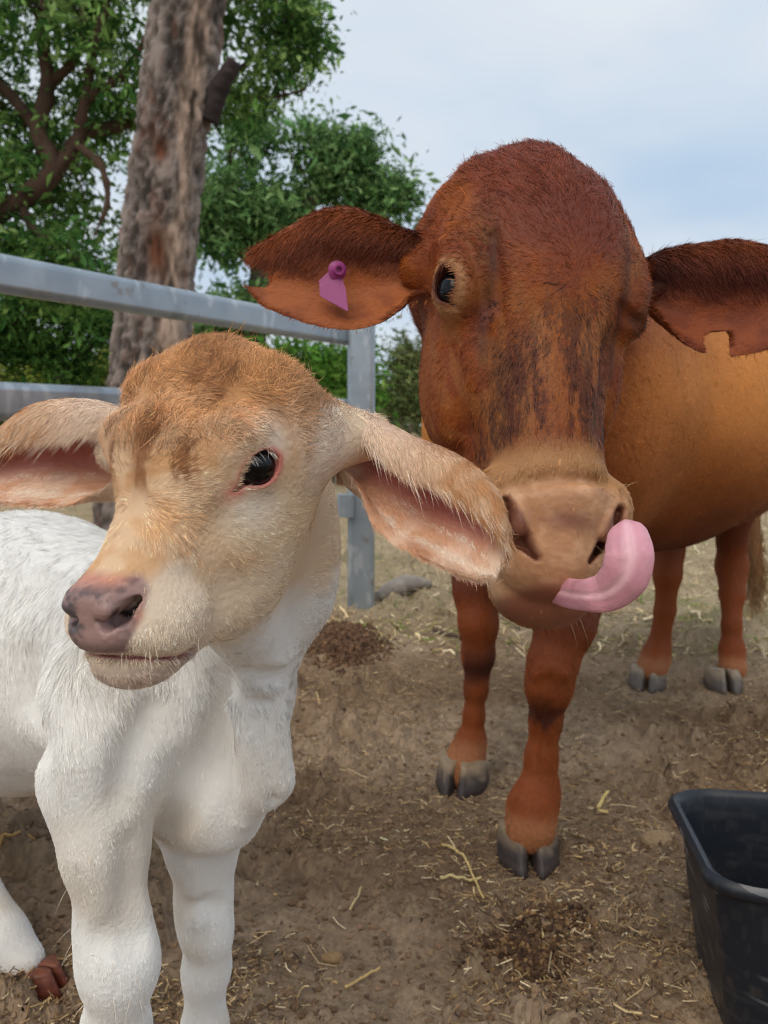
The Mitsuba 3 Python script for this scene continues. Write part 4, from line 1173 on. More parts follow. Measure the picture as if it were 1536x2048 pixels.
def cow_colour(p, n, strand=False):
    q = to_cow(p); a = np.stack([np.abs(q[:, 0]), q[:, 1], q[:, 2]], -1)
    no = vfbm(q * 0.30 + 2, 4, seed=61); fine = vfbm(q * 1.7, 3, seed=62)
    body = ss(46, 62, np.linalg.norm(q - [0, -24, -8], axis=-1))
    c = np.broadcast_to(RED, q.shape).copy()
    c = blend(c, ORANGE, ss(0.45, 0.62, no))
    c = blend(c, MAROON, ss(-25, -31, q[:, 1] + (no - 0.5) * 8) * ss(9.5, 6, a[:, 0]) * 0.9)
    c = blend(c, srgb(100, 50, 40), gauss(q, (0.5, -33, 3), (3.5, 3.5, 5)) * 0.5)
    tanp = ss(0.50, 0.62, vfbm(np.stack([q[:, 0] * 0.5, q[:, 1] * 0.16, q[:, 2] * 0.5], -1) + 4, 3, seed=63))
    c = blend(c, srgb(162, 104, 58), tanp * 0.5 * ss(-30, -22, q[:, 1]))
    def streaks(fx, fy, seed, o=2):
        return vfbm(np.stack([q[:, 0] * fx, q[:, 1] * fy, q[:, 2] * fx * 0.4], -1) + seed, o, seed=seed)
    st = 0.26 * streaks(0.55, 0.09, 64) + 0.38 * streaks(1.9, 0.24, 65) + 0.36 * streaks(5.2, 1.3, 66)
    band = ss(7.4, 5.4, a[:, 0] + 0.5 * (q[:, 0] > 0)) * ss(-27.5, -20, q[:, 1] - 2.5 * (q[:, 0] < -2.5)) * ss(-8.8, -11.0, q[:, 1]) * (q[:, 2] > -9)
    side = 0.07 * np.exp(-((q[:, 0] + 4.4) / 1.9) ** 2) - 0.035 * ss(1.5, 3.5, q[:, 0]) - 0.03 * np.exp(-((q[:, 0] + 1.8) / 1.0) ** 2)
    dens = np.maximum(ss(0.375, 0.545, st + side), 0.24) * band
    if strand:                                                       # black and brown hairs stand mixed
        h_ = np.sin(q @ np.array([127.1, 311.7, 74.7])) * 43758.5453; h_ = h_ - np.floor(h_)
        c = blend(c, DARK, (h_ < dens * 0.92) * 0.95)
    else:
        c = blend(c, DARK, dens * 0.6)
    c = blend(c, srgb(166, 104, 56), ss(0.50, 0.40, st) * band * 0.35)
    fur_y = gauss(a, (7.6, -30.5, 0.5), (1.8, 3.5, 3))                                # speckle above the eyes
    c = blend(c, srgb(150, 112, 72), fur_y * 0.55 * ss(0.4, 0.6, fine)); c = blend(c, DARK, fur_y * 0.7 * ss(0.5, 0.6, st))
    c = blend(c, DARK, np.exp(-((a[:, 0] - 6.9) / 0.7) ** 2) * ss(-33, -29, q[:, 1]) * ss(-17, -21, q[:, 1]) * 0.55)
    for s in (1, -1):
        e = (q - W_EYE[s][0]) @ W_EYE[s][1]
        al = almond(e[:, 0], e[:, 1], 1.8, 1.45)
        c = blend(c, srgb(178, 132, 92) if s < 0 else srgb(104, 62, 44), np.exp(-((al - 0.75) / 0.5) ** 2) * (e[:, 2] > -0.5) * 0.85)
        c = blend(c, srgb(84, 44, 38), np.exp(-(al / 0.28) ** 2) * (e[:, 2] > 0) * 0.9)
    c = blend(c, DARK, gauss(q, W_EYE[1][0] + np.array([0.3, 0.6, 0.8]), (1.4, 2.0, 1.8)) * 0.6)
    c = blend(c, ORANGE * 0.92, ss(9.2, 10.4, a[:, 0]) * ss(-26, -20, q[:, 1]) * 0.5)
    mz = 0.65 * ss(-10.6, -7.6, q[:, 1] + 0.05 * a[:, 0] ** 2 * 0.3)
    c = blend(c, MTAN, mz)
    sore = vfbm(q * 4 + 1, 2, seed=68)
    g_ = gauss(q, (-6.6, -24.0, -1.2), (1.0, 0.9, 2.0))
    c = blend(c, srgb(150, 96, 84), g_ * 0.7); c = blend(c, srgb(40, 18, 20), ss(0.52, 0.62, sore) * ss(0.30, 0.55, g_))
    # body
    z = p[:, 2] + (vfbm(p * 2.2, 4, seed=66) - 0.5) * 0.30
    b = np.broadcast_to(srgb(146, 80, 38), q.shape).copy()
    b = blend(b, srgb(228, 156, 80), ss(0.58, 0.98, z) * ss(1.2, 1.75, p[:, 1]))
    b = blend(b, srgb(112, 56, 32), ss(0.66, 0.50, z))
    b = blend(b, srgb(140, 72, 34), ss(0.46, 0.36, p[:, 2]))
    knee = np.exp(-((p[:, 2] - 0.265) / 0.05) ** 2) * (p[:, 1] < 2) * ss(0.42, 0.6, vfbm(p * 14, 3, seed=67))
    b = blend(b, srgb(62, 32, 26), knee * 0.9)
    b = blend(b, srgb(166, 110, 74), ss(0.11, 0.08, p[:, 2]))
    b = b * (0.80 + 0.40 * vfbm(p * [8, 8, 2.2], 3, seed=70))[:, None]
    b = b * (0.86 + 0.28 * vfbm(p * [26, 26, 12], 3, seed=69))[:, None]
    b = blend(b, srgb(52, 25, 24), np.exp(-(np.linalg.norm(p - at(1318, 566, 0.955), axis=-1) / 0.045) ** 2) * 0.9)
    crest = ss(1.9, 1.35, p[:, 1]) * ss(0.85, 1.0, p[:, 2])
    b = blend(b, srgb(130, 68, 42), crest * 0.8)
    c = blend(c, srgb(52, 25, 24), np.exp(-(np.linalg.norm(p - at(1322, 566, 0.945), axis=-1) / 0.045) ** 2) * 0.9)
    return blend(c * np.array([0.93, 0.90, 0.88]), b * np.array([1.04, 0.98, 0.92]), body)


def cow_skin(p, n):
    q = to_cow(p); a = np.stack([np.abs(q[:, 0]), q[:, 1], q[:, 2]], -1)
    c = cow_colour(p, n) * 0.85; rough = np.full(len(p), 0.62)
    no = vfbm(q * 0.8, 4, seed=71); fine = vfbm(q * np.array([1.6, 5.0, 1.6]), 3, seed=72)
    head = ss(62, 46, np.linalg.norm(q - [0, -24, -8], axis=-1))
    bare = ss(-7.6, -4.8, q[:, 1] + (no - 0.5) * 2.4 - 0.05 * a[:, 0] ** 2) * head * (q[:, 2] > -10)
    nc = np.broadcast_to(NOSEB, q.shape).copy()
    nc = blend(nc, srgb(194, 148, 114), ss(0.45, 0.6, no)); nc = blend(nc, srgb(118, 74, 66), gauss(q, (0.2, -2.2, -1.2), (2.6, 0.8, 3)) * 0.8)
    nc = nc * (0.8 + 0.4 * fine[:, None])
    c = blend(c, nc, bare)
    rough = np.where(bare > 0.5, 0.33, rough)
    chin = ss(2.6, 3.6, q[:, 1]) * head
    c = blend(c, srgb(138, 86, 66), chin); c = blend(c, srgb(186, 160, 130), gauss(q, (-6.0, 3.0, -10.0), (1.6, 3.0, 4)) * head)
    flat = a * [1, 1, 0]
    hole = chain(flat, [(5.6, -4.0, 0), (5.1, -2.6, 0), (4.0, -0.9, 0), (2.6, 0.9, 0)], [0.34, 0.60, 0.50, 0.16], 0.3)
    c = blend(c, srgb(96, 48, 40), ss(0.5, -0.1, hole) * head * (q[:, 2] > -8) * 0.85)
    c = blend(c, srgb(150, 82, 66), ss(1.0, 0.2, np.linalg.norm(a - [6.0, -2.4, -4.6], axis=-1) - 1.0) * head * 0.55)
    for s in (1, -1):
        e = (q - W_EYE[s][0]) @ W_EYE[s][1]
        al = almond(e[:, 0], e[:, 1], 1.8, 1.45)
        lid = np.exp(-(np.maximum(al, 0) / 0.22) ** 2) * (e[:, 2] > 0.2)
        c = blend(c, srgb(84, 46, 38), lid); rough = np.where(lid > 0.5, 0.35, rough)
    return np.clip(c, 0, 0.9), rough, bare


def cow_weight(p, n):
    q = to_cow(p)
    head = ss(62, 46, np.linalg.norm(q - [0, -24, -8], axis=-1))
    w = 1 - ss(-8.0, -5.2, q[:, 1] - 0.05 * q[:, 0] ** 2) * (q[:, 2] > -10) * head * 0.98
    for s in (1, -1):
        e = (q - W_EYE[s][0]) @ W_EYE[s][1]
        w = w * ss(0.05, 0.4, almond(e[:, 0], e[:, 1], 1.8, 1.45) + 5 * (e[:, 2] < 0))
    return w * (0.34 + 0.66 * head + 0.5 * ss(0.6, 0.5, p[:, 2]) * (p[:, 1] < 2.0) * (1 - head))


def cow_comb(p, n):
    q = to_cow(p)
    d = q - np.array([0.3, -25.5, 2.0]); d = d / (np.linalg.norm(d, axis=-1, keepdims=True) + 2)
    head = ss(62, 46, np.linalg.norm(q - [0, -24, -8], axis=-1))[:, None]
    return (d @ WM.T) * head + np.array([0.35, 0.35, -0.75]) * (1 - head)


def cow_len(p):
    q = to_cow(p)
    head = ss(62, 46, np.linalg.norm(q - [0, -24, -8], axis=-1))
    L = 0.0075 + 0.009 * ss(-29, -40, q[:, 1]) + 0.003 * ss(-24, -30, q[:, 1])
    return L * head + 0.010 * (1 - head)


# ------------------------------------------------------------------ making the animals
def animal(key, field, xs, ys, zs, skin, floor=None):
    v, f = surface(field, xs, ys, zs)
    v, n = settle(field, v, 2)
    c, r, b = skin(v, n)
    scene[key] = mesh_entry(v, f, 'skin', n, c, np.stack([r, b], -1))
    return v, f, n


def hoof(key, toe, heading, width, length, height, top, low, gap=0.006):
    """two claws; toe: the point on the ground between their tips"""
    h = unit(np.array([heading[0], heading[1], 0.0])); s = np.array([h[1], -h[0], 0]); base = np.array([toe[0], toe[1], ground_height(np.array([toe[0]]), np.array([toe[1]]))[0] - 0.004])
    parts, cols = [], []
    for side in (-1, 1):
        rings = []
        k = 22; ang = np.arange(k) * 2 * np.pi / k
        for t in np.linspace(0, 1, 9):
            Lr = length * (1 - 0.30 * t) * (0.94 if t < 0.05 else 1); fr = -height * 0.55 * t - (0.004 if t < 0.05 else 0)
            wr = (width - gap) / 2 * (1 - 0.10 * t + 0.05 * math.sin(t * 3.1)) * (0.9 if t < 0.05 else 1)
            x = np.sign(np.cos(ang)) * np.abs(np.cos(ang)) ** 0.75; y = np.sign(np.sin(ang)) * np.abs(np.sin(ang)) ** 0.8
            taper = 1 - 0.42 * ss(0.1, 1.0, x)
            px_ = fr - Lr / 2 + x * Lr / 2
            rings.append(base + h * px_[:, None] + s * (side * (gap / 2 + (y * side + 1) / 2 * wr * taper))[:, None] + np.array([0, 0, 1]) * (t * height * (1 - 0.35 * ss(0.2, -1.0, x)))[:, None])
        v = np.vstack(rings); nr = len(rings)
        i, j = np.meshgrid(np.arange(nr - 1), np.arange(k), indexing='ij')
        q = np.stack([i * k + j, i * k + (j + 1) % k, (i + 1) * k + (j + 1) % k, (i + 1) * k + j], -1).reshape(-1, 4)
        f = np.vstack([q[:, [0, 1, 2]], q[:, [0, 2, 3]]]); c = len(v); v = np.vstack([v, rings[0].mean(0), rings[-1].mean(0) + [0, 0, 0.006]])
        e = np.arange(k); f = np.vstack([f, np.stack([np.full(k, c), (e + 1) % k, e], -1), np.stack([np.full(k, c + 1), (nr - 1) * k + e, (nr - 1) * k + (e + 1) % k], -1)])
        parts.append((v, f))
    v, f = join(parts)
    t = (v[:, 2] - base[2]) / height
    n3 = vfbm(np.stack([v[:, 0] * 160, v[:, 1] * 160, v[:, 2] * 30], -1), 3, seed=5)
    c = blend(np.broadcast_to(np.asarray(low), v.shape).copy(), top, ss(0.45, 0.85, t + (n3 - 0.5) * 0.5)) * (0.6 + 0.8 * n3[:, None])
    c = c * (0.85 + 0.15 * np.sin(v[:, 2] * 900))[:, None]
    scene[key] = mesh_entry(v, f, 'hoof_horn', smooth_normals(v, f), np.clip(c, 0, 1))


# --- calf
thing('calf', 'white calf with a tan head and drooping ears, standing in front at the left', 'calf')
FB = 0.0018 * GRID
xs = axis_steps(-1.15, 0.12, [(-0.26, -0.0, FB), (-0.34, -0.12, 0.005)], 0.013)
ys = axis_steps(0.36, 1.95, [(0.37, 0.68, FB), (0.66, 0.9, 0.005)], 0.014)
zs = axis_steps(0.0, 1.0, [(0.63, 0.90, FB), (0.25, 0.6, 0.006)], 0.013)
cv, cf, cn = animal('calf__body', calf_field, xs, ys, zs, calf_skin)
for s, key in ((1, 'calf__eye'), (-1, 'calf__eye_001')):
    c, F = C_EYE[s]
    eyeball(key, c, F, C_EYE_R, CM, CO, srgb(52, 44, 48), 0.66, 0.52)


def fur_part(key, *a, label=None, **k):
    scene[key] = fur(*a, **k); labels[key] = {'kind': 'stuff', **({'label': label} if label else {})}


if FUR:
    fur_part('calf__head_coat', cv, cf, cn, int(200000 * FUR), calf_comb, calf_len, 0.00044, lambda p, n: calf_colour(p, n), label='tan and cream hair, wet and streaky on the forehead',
             weight=lambda p, n: calf_weight(p, n) * ss(24, 17, np.linalg.norm(to_head(p, CM, CO) - [0, -11, 3], axis=-1)), lift=0.065, wild=lambda p: 0.30 + 0.50 * ss(6.5, 10, to_head(p, CM, CO)[:, 2]), clump=0.0060, lock=0.26, seed=2, bsdf='wet_fur', tone=0.25, root=0.52)
    fur_part('calf__body_coat', cv, cf, cn, int(160000 * FUR), lambda p, n: calf_comb(p, n), calf_len, 0.00070, lambda p, n: calf_colour(p, n), label='long soft white hair',
             weight=lambda p, n: ss(15, 20, np.linalg.norm(to_head(p, CM, CO) - [0, -11, 3], axis=-1)) * (p[:, 1] < 1.35), lift=0.11, wild=0.26, clump=0.016, lock=0.10, seed=3, tone=0.11, root=0.60)
    fur_part('calf__crown_locks', cv, cf, cn, int(22000 * FUR), calf_comb, lambda p: np.full(len(p), 0.0115), 0.00050, calf_colour, label='longer wet locks on the crown',
             weight=lambda p, n: calf_weight(p, n) * ss(7.0, 10.0, to_head(p, CM, CO)[:, 2]) * ss(22, 17, np.linalg.norm(to_head(p, CM, CO) - [0, -11, 3], axis=-1)), lift=0.10, wild=0.85, clump=0.010, lock=0.45, curl=0.35, seed=12, bsdf='wet_fur', tone=0.18, root=0.5)
    # tufts on the crown
    g = np.random.default_rng(5); cur, wid, col = [], [], []
    for k in range(50):
        while True:
            i = g.integers(len(cv)); q = to_head(cv[i:i + 1], CM, CO)[0]
            if q[2] > 10.6 and abs(q[0]) < 6 and q[1] < -9:
                break
        hub = np.floor(q * 0.75 + 0.5) / 0.75
        d = unit(cn[i] * 0.8 + CM @ np.array([0.5 * math.sin(hub[0] * 5), -0.5 + 0.5 * math.sin(hub[1] * 4 + hub[0]), 0.25]) + g.normal(0, 0.22, 3)); L = 0.008 + 0.010 * g.random()
        b = CM @ unit(g.normal(0, 1, 3)) * 0.35
        cur.append([cv[i] + d * L * s + b * L * s * s for s in np.linspace(0, 1, 5)]); wid.append(0.0005); col.append(srgb(188, 138, 84) * (0.6 + 0.6 * g.random()))
    scene['calf__crown_tuft'] = blade_strip(cur, wid, col, 'wet_fur'); labels['calf__crown_tuft'] = {'label': 'wet tufts standing up on the crown', 'kind': 'stuff'}
    # lashes
    c, F = C_EYE[1]; cur, wid, col = [], [], []
    for k in range(15):
        u = g.uniform(-1.25, 0.8); v_ = 0.98 * (1 - (u / 1.62) ** 2) + 0.02
        w0 = math.sqrt(max(0.1, (C_EYE_R + 0.22) ** 2 - u * u - v_ * v_))
        P0 = np.array([u, v_, w0]); L = g.uniform(0.35, 0.8)
        dirn_ = unit(np.array([g.normal(-0.05, 0.35), -0.55, 0.75])); fall = np.array([g.normal(0, 0.2), -0.75, 0.05])
        cur.append([from_head(c + F @ (P0 + dirn_ * L * s * 0.75 + fall * L * s * s * 0.75), CM, CO) for s in np.linspace(0, 1, 6)]); wid.append(0.00040); col.append(srgb(240, 236, 226))
    scene['calf__eyelash'] = blade_strip(cur, wid, col, 'fur'); labels['calf__eyelash'] = {'label': 'white lashes over the dark eye', 'kind': 'stuff'}
    # whiskers of muzzle and chin
    cur, wid, col = [], [], []
    qa = to_head(cv, CM, CO); pool = np.nonzero((qa[:, 1] > -7.5) & (qa[:, 1] < -0.3) & (qa[:, 2] < -2.2) & (np.abs(qa[:, 0]) > 0.5))[0]
    for k in range(130):
        i = pool[g.integers(len(pool))]; d = unit(cn[i] * 0.8 + g.normal(0, 0.3, 3) + [0, 0, -0.5]); L = g.uniform(0.006, 0.022)
        cur.append([cv[i] + d * L * s + np.array([0, 0, -1]) * L * 0.35 * s * s for s in np.linspace(0, 1, 5)]); wid.append(0.00035); col.append(srgb(214, 200, 180))
    scene['calf__whisker'] = blade_strip(cur, wid, col, 'fur'); labels['calf__whisker'] = {'kind': 'stuff'}

CAN = section_mix([(0.0, [(0.2, 0.05), (0.1, -0.25), (0.4, -0.45), (0.8, -0.35), (1, -0.05), (0.95, 0.22), (0.78, 0.34), (0.62, 0.34)]),
                   (0.30, [(0, 0.10), (0.16, -0.12), (0.48, -0.30), (0.82, -0.22), (1, 0.0), (0.96, 0.16), (0.82, 0.25), (0.60, 0.24)]),
                   (0.72, [(0, 0.06), (0.2, -0.10), (0.5, -0.20), (0.85, -0.12), (1, 0.0), (0.96, 0.12), (0.84, 0.18), (0.68, 0.16)]),
                   (1.0, [(0, 0), (0.25, -0.05), (0.5, -0.07), (0.8, -0.04), (0.95, 0), (1, 0.04), (0.96, 0.08), (0.9, 0.09)])])


def calf_ear(key, upper, lower, seed, flat=0.0):
    v, f, n, uv, side = ear(px_curve(upper), px_curve(lower), CAN, thick=0.0042)
    at_ = np.column_stack([uv, side])
    def base(u, vv, sd, p):
        no = vfbm(p * 60, 3, seed=seed)
        out = blend(np.broadcast_to(srgb(208, 170, 136), p.shape).copy(), srgb(190, 138, 94), ss(0.4, 0.65, no))
        out = blend(out, srgb(226, 204, 184), ss(0.5, 0.05, u) * 0.85)
        inn = blend(np.broadcast_to(srgb(208, 158, 124), p.shape).copy(), srgb(226, 192, 166), ss(0.45, 0.6, vfbm(p * 45, 3, seed=seed + 1)))
        pinkw = np.exp(-((vv - 0.36) / 0.10) ** 2) * ss(0.95, 0.6, u) * ss(0.0, 0.15, u)
        inn = blend(inn, srgb(204, 122, 114), pinkw * 0.95)
        inn = blend(inn, srgb(120, 52, 52), np.exp(-((vv - 0.44) / 0.11) ** 2) * ss(1.0, 0.3, u) * 0.55)
        return blend(out, inn, 1 - sd)
    c = base(uv[:, 0], uv[:, 1], side, v)
    scene[key] = mesh_entry(v, f, 'skin', n, np.clip(c * 0.92, 0, 0.9), np.stack([np.full(len(v), 0.6), side * 0], -1))
    if not FUR:
        return
    tip = unit(at(*upper[-1]) - at(*upper[0]))
    updir = unit(np.array(at(*upper[2])) - np.array(at(*lower[2])))
    def comb(p, nn, h):
        return tip * 0.75 - updir * (0.5 * (1 - h[:, 2:3]) * np.sign(0.42 - h[:, 1:2]) + 0.55 * h[:, 2:3])
    def hcol(p, nn, h):
        cc = base(h[:, 0], h[:, 1], h[:, 2], p)
        ridge = (np.exp(-((h[:, 1] - 0.13) / 0.035) ** 2) + np.exp(-((h[:, 1] - 0.26) / 0.02) ** 2)) * (1 - h[:, 2]) * ss(0.1, 0.3, h[:, 0])
        cc = blend(cc, srgb(238, 222, 206), np.clip(ridge, 0, 1) * 0.8)
        return blend(cc, srgb(232, 206, 180), np.exp(-((h[:, 1] - 0.42) / 0.2) ** 2) * (1 - h[:, 2]) * 0.3)
    def dens(p, nn, h):
        return 1 - 0.80 * np.exp(-((h[:, 1] - 0.33) / 0.12) ** 2) * (1 - h[:, 2]) * ss(0.95, 0.7, h[:, 0])
    fur_part(key + '__hair', v, f, n, int(64000 * FUR), comb, lambda p, h: 0.0062 + 0.004 * ss(0.8, 1.0, h[:, 1]) - 0.0025 * ss(0.9, 1.0, h[:, 0]), 0.00038, hcol, weight=dens, lift=0.13, wild=0.28, clump=0.005, seed=seed, tone=0.16, root=0.66, attr=at_)
    # long hair hanging from the rolled edge over the hollow
    g = np.random.default_rng(seed); cur, wid, col = [], [], []
    grid = v[:len(v) // 2].reshape(70, 44, 3)
    for k in range(260):
        i = g.integers(3, 60); P = grid[i, g.integers(37, 44)] + g.normal(0, 0.0015, 3)
        L = g.uniform(0.008, 0.030) * (1.0 if i < 45 else 0.6); d = unit(tip * g.uniform(0.8, 1.6) - updir * g.uniform(0.05, 0.75) + (CAM - P) * 0.25 + g.normal(0, 0.12, 3))
        cur.append([P + d * L * s - updir * L * 0.12 * s * s for s in np.linspace(0, 1, 5)]); wid.append(0.00042); col.append(blend(np.array(srgb(238, 226, 212)), srgb(214, 172, 126), np.array(g.random() * (0.3 + i / 60))))
    scene[key + '__fringe'] = blade_strip(cur, wid, col, 'fur'); labels[key + '__fringe'] = {'kind': 'stuff', 'label': 'long pale hair over the ear hollow'}


calf_ear('calf__ear', [(672, 815, 0.625), (760, 850, 0.610), (830, 885, 0.595), (900, 915, 0.585), (950, 945, 0.575), (988, 985, 0.565), (1006, 1030, 0.560), (1016, 1075, 0.560), (1012, 1118, 0.560)],
         [(672, 950, 0.600), (715, 1000, 0.590), (745, 1048, 0.580), (782, 1084, 0.570), (822, 1106, 0.560), (882, 1132, 0.555), (930, 1150, 0.555), (968, 1154, 0.558), (996, 1140, 0.560)], 71)
calf_ear('calf__ear_001', [(262, 830, 0.640), (200, 814, 0.645), (150, 811, 0.650), (90, 818, 0.655), (40, 846, 0.660), (-10, 890, 0.665), (-60, 950, 0.67), (-95, 985, 0.67)],
         [(262, 985, 0.620), (205, 1008, 0.62), (150, 1015, 0.625), (100, 1015, 0.63), (50, 1010, 0.635), (0, 1004, 0.645), (-50, 1003, 0.655), (-85, 1000, 0.665)], 73)
for key, toe, hd in (('calf__hoof', on_ground(134, 1990), (0.97, -0.28)), ):
    hoof(key, toe, hd, 0.054, 0.064, 0.036, srgb(128, 74, 54), srgb(104, 50, 34), 0.004)
for key, p in (('calf__hoof_001', at(232, 2180, 0.71)), ('calf__hoof_002', at(411, 2190, 0.86))):
    hoof(key, p + np.array([0, -0.045, 0]), (0.1, -1), 0.060, 0.075, 0.055, srgb(150, 96, 74), srgb(136, 66, 44))
hoof('calf__hoof_003', at(-330, 1900, 1.5) + np.array([0.03, -0.04, 0]), (0.6, -0.8), 0.055, 0.07, 0.05, srgb(150, 96, 74), srgb(136, 66, 44))

# --- cow
thing('cow', 'red brown cow with brindled face licking its nose, behind the calf', 'cow')
WB = 0.0026 * GRID
xs = axis_steps(-0.12, 1.45, [(0.02, 0.35, WB), (0.1, 0.3, WB)], 0.017)
ys = axis_steps(0.62, 3.0, [(0.64, 0.98, WB), (1.28, 1.75, 0.009)], 0.019)
zs = axis_steps(-0.02, 1.5, [(0.66, 1.16, WB), (0.0, 0.5, 0.011)], 0.017)
wv, wf, wn = animal('cow__body', cow_field, xs, ys, zs, cow_skin)
for s, key in ((-1, 'cow__eye'), (1, 'cow__eye_001')):
    c, F = W_EYE[s]
    eyeball(key, c * WS, F, W_EYE_R * WS, WM, WO, srgb(22, 17, 18), 0.62, 0.55)
if FUR:
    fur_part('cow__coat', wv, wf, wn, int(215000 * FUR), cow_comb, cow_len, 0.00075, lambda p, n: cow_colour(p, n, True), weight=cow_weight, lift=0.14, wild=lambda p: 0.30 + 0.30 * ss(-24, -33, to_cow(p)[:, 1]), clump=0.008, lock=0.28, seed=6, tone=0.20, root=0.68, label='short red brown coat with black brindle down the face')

# whiskers round the muzzle
g = np.random.default_rng(21); cur, wid, col = [], [], []
qa = to_cow(wv); pool = np.nonzero((qa[:, 1] > -9) & (qa[:, 1] < 5) & (np.abs(qa[:, 0]) > 3.5) & (qa[:, 2] > -13) & (qa[:, 2] < -3))[0]
for k in range(46):
    i = pool[g.integers(len(pool))]; d = unit(wn[i] + g.normal(0, 0.25, 3)); L = g.uniform(0.006, 0.024)
    cur.append([wv[i] + d * L * s + np.array([0, 0, -1]) * L * 0.3 * s * s for s in np.linspace(0, 1, 6)]); wid.append(0.0005); col.append(srgb(190, 160, 120))
scene['cow__whisker'] = blade_strip(cur, wid, col, 'fur'); labels['cow__whisker'] = {'kind': 'stuff'}

CUP = section_mix([(0.0, [(0.1, 0.05), (0.16, -0.10), (0.38, -0.22), (0.55, -0.10), (0.74, 0.10), (0.92, 0.12), (1, 0.0), (0.95, -0.12)]),
                   (0.35, [(0, 0.03), (0.18, -0.06), (0.36, -0.10), (0.54, -0.02), (0.74, 0.10), (0.92, 0.10), (1, 0.0), (0.97, -0.07)]),
                   (1.0, [(0, 0.0), (0.25, -0.03), (0.45, -0.03), (0.62, 0.0), (0.8, 0.03), (0.94, 0.03), (1, 0.0), (0.98, -0.02)])])


def cow_ear(key, upper, lower, notch, seed, dark):
    v, f, n, uv, side = ear(px_curve(upper), px_curve(lower), CUP, nu=80, nv=40, thick=0.006)
    at_ = np.column_stack([uv, side])
    if notch is not None:
        import manifold3d as m3
        from scipy.spatial import cKDTree
        a = m3.Manifold(m3.Mesh(np.asarray(v, np.float32), np.asarray(f, np.uint32)))
        c0 = at(*notch[0]); ax = unit(c0 - CAM); e1 = unit(np.asarray(at(*notch[1])) - c0); e2 = unit(np.cross(ax, e1)); e1 = np.cross(e2, ax)
        ln, wd = notch[2], notch[3]
        cs = m3.CrossSection([[(0, -wd / 2), (ln, -wd / 2), (ln, wd / 2), (0, wd / 2)]]).offset(-0.004, m3.JoinType.Round).offset(0.004, m3.JoinType.Round)
        tool = np.asarray(m3.Manifold.extrude(cs, 0.30).translate([0, 0, -0.15]).to_mesh().vert_properties)
        tm = m3.Manifold.extrude(cs, 0.30).translate([0, 0, -0.15])
        M = np.column_stack([e1, e2, np.cross(e1, e2), c0])
        out = (a - tm.transform(M)).to_mesh()
        v2, f2 = np.asarray(out.vert_properties[:, :3], float), np.asarray(out.tri_verts)
        if len(f2) > 1000:
            i = cKDTree(v).query(v2)[1]
            v, f, at_ = v2, f2, at_[i]; n = smooth_normals(v, f)
    def base(u, vv, sd, p):
        no = vfbm(p * 40, 3, seed=seed)
        out = blend(np.broadcast_to(srgb(134, 72, 38), p.shape).copy(), srgb(110, 54, 32), ss(0.4, 0.65, no))
        inn = blend(np.broadcast_to(srgb(150, 82, 42), p.shape).copy(), srgb(128, 66, 36), ss(0.4, 0.65, no))
        if dark > 0.96:
            inn = inn * np.array([0.72, 0.62, 0.66])
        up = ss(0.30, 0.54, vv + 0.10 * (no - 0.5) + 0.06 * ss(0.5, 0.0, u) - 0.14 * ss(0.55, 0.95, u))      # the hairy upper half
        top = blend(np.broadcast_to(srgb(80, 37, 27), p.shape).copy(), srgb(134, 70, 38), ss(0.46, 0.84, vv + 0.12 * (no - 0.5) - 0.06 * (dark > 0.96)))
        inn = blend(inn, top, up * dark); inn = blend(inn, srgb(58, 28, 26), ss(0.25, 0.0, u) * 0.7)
        return blend(out, inn, 1 - sd)
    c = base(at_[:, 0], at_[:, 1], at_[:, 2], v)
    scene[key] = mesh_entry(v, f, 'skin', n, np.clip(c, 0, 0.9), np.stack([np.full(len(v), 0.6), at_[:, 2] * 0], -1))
    if not FUR:
        return
    tip = unit(at(*upper[-1]) - at(*upper[0])); updir = unit(np.array(at(*upper[2])) - np.array(at(*lower[2])))
    def comb(p, nn, h):
        return tip * 0.75 + updir * (0.25 - 0.95 * ss(0.3, 0.45, h[:, 1:2])) * (1 - h[:, 2:3]) + updir * 0.5 * h[:, 2:3]
    fur_part(key + '__hair', v, f, n, int(60000 * FUR), comb, lambda p, h: 0.0050 + 0.009 * ss(0.36, 0.5, h[:, 1]) * ss(1.0, 0.8, h[:, 0]) + 0.002 * ss(0.06, 0, h[:, 1]), 0.00062, lambda p, nn, h: base(h[:, 0], h[:, 1], h[:, 2], p),
             lift=0.10, wild=0.26, clump=0.008, seed=seed, tone=0.18, root=0.75, attr=at_)
    g = np.random.default_rng(seed); cur, wid, col = [], [], []
    U, Lw = spline(px_curve(upper), 60), spline(px_curve(lower), 60)
    for k in range(420):
        i = g.integers(2, 52); t = g.random()
        if g.random() < 0.9:
            P = U[i] + (Lw[i] - U[i]) * g.uniform(0.0, 0.10); d = unit(tip * g.uniform(0.5, 1.1) + updir * g.uniform(-0.3, 0.35) + (CAM - P) * 0.2); L = g.uniform(0.008, 0.026)
            cc = srgb(120, 62, 36) if i > 30 else srgb(88, 44, 30)
        else:
            P = Lw[i]; d = unit(tip * g.uniform(0.0, 0.7) - updir * g.uniform(0.3, 1.0)); L = g.uniform(0.003, 0.009); cc = srgb(164, 98, 52)
        cur.append([P + d * L * s - np.array([0, 0, 1]) * L * 0.15 * s * s for s in np.linspace(0, 1, 5)]); wid.append(0.0006); col.append(cc * g.uniform(0.7, 1.3))
    scene[key + '__fringe'] = blade_strip(cur, wid, col, 'fur'); labels[key + '__fringe'] = {'kind': 'stuff'}


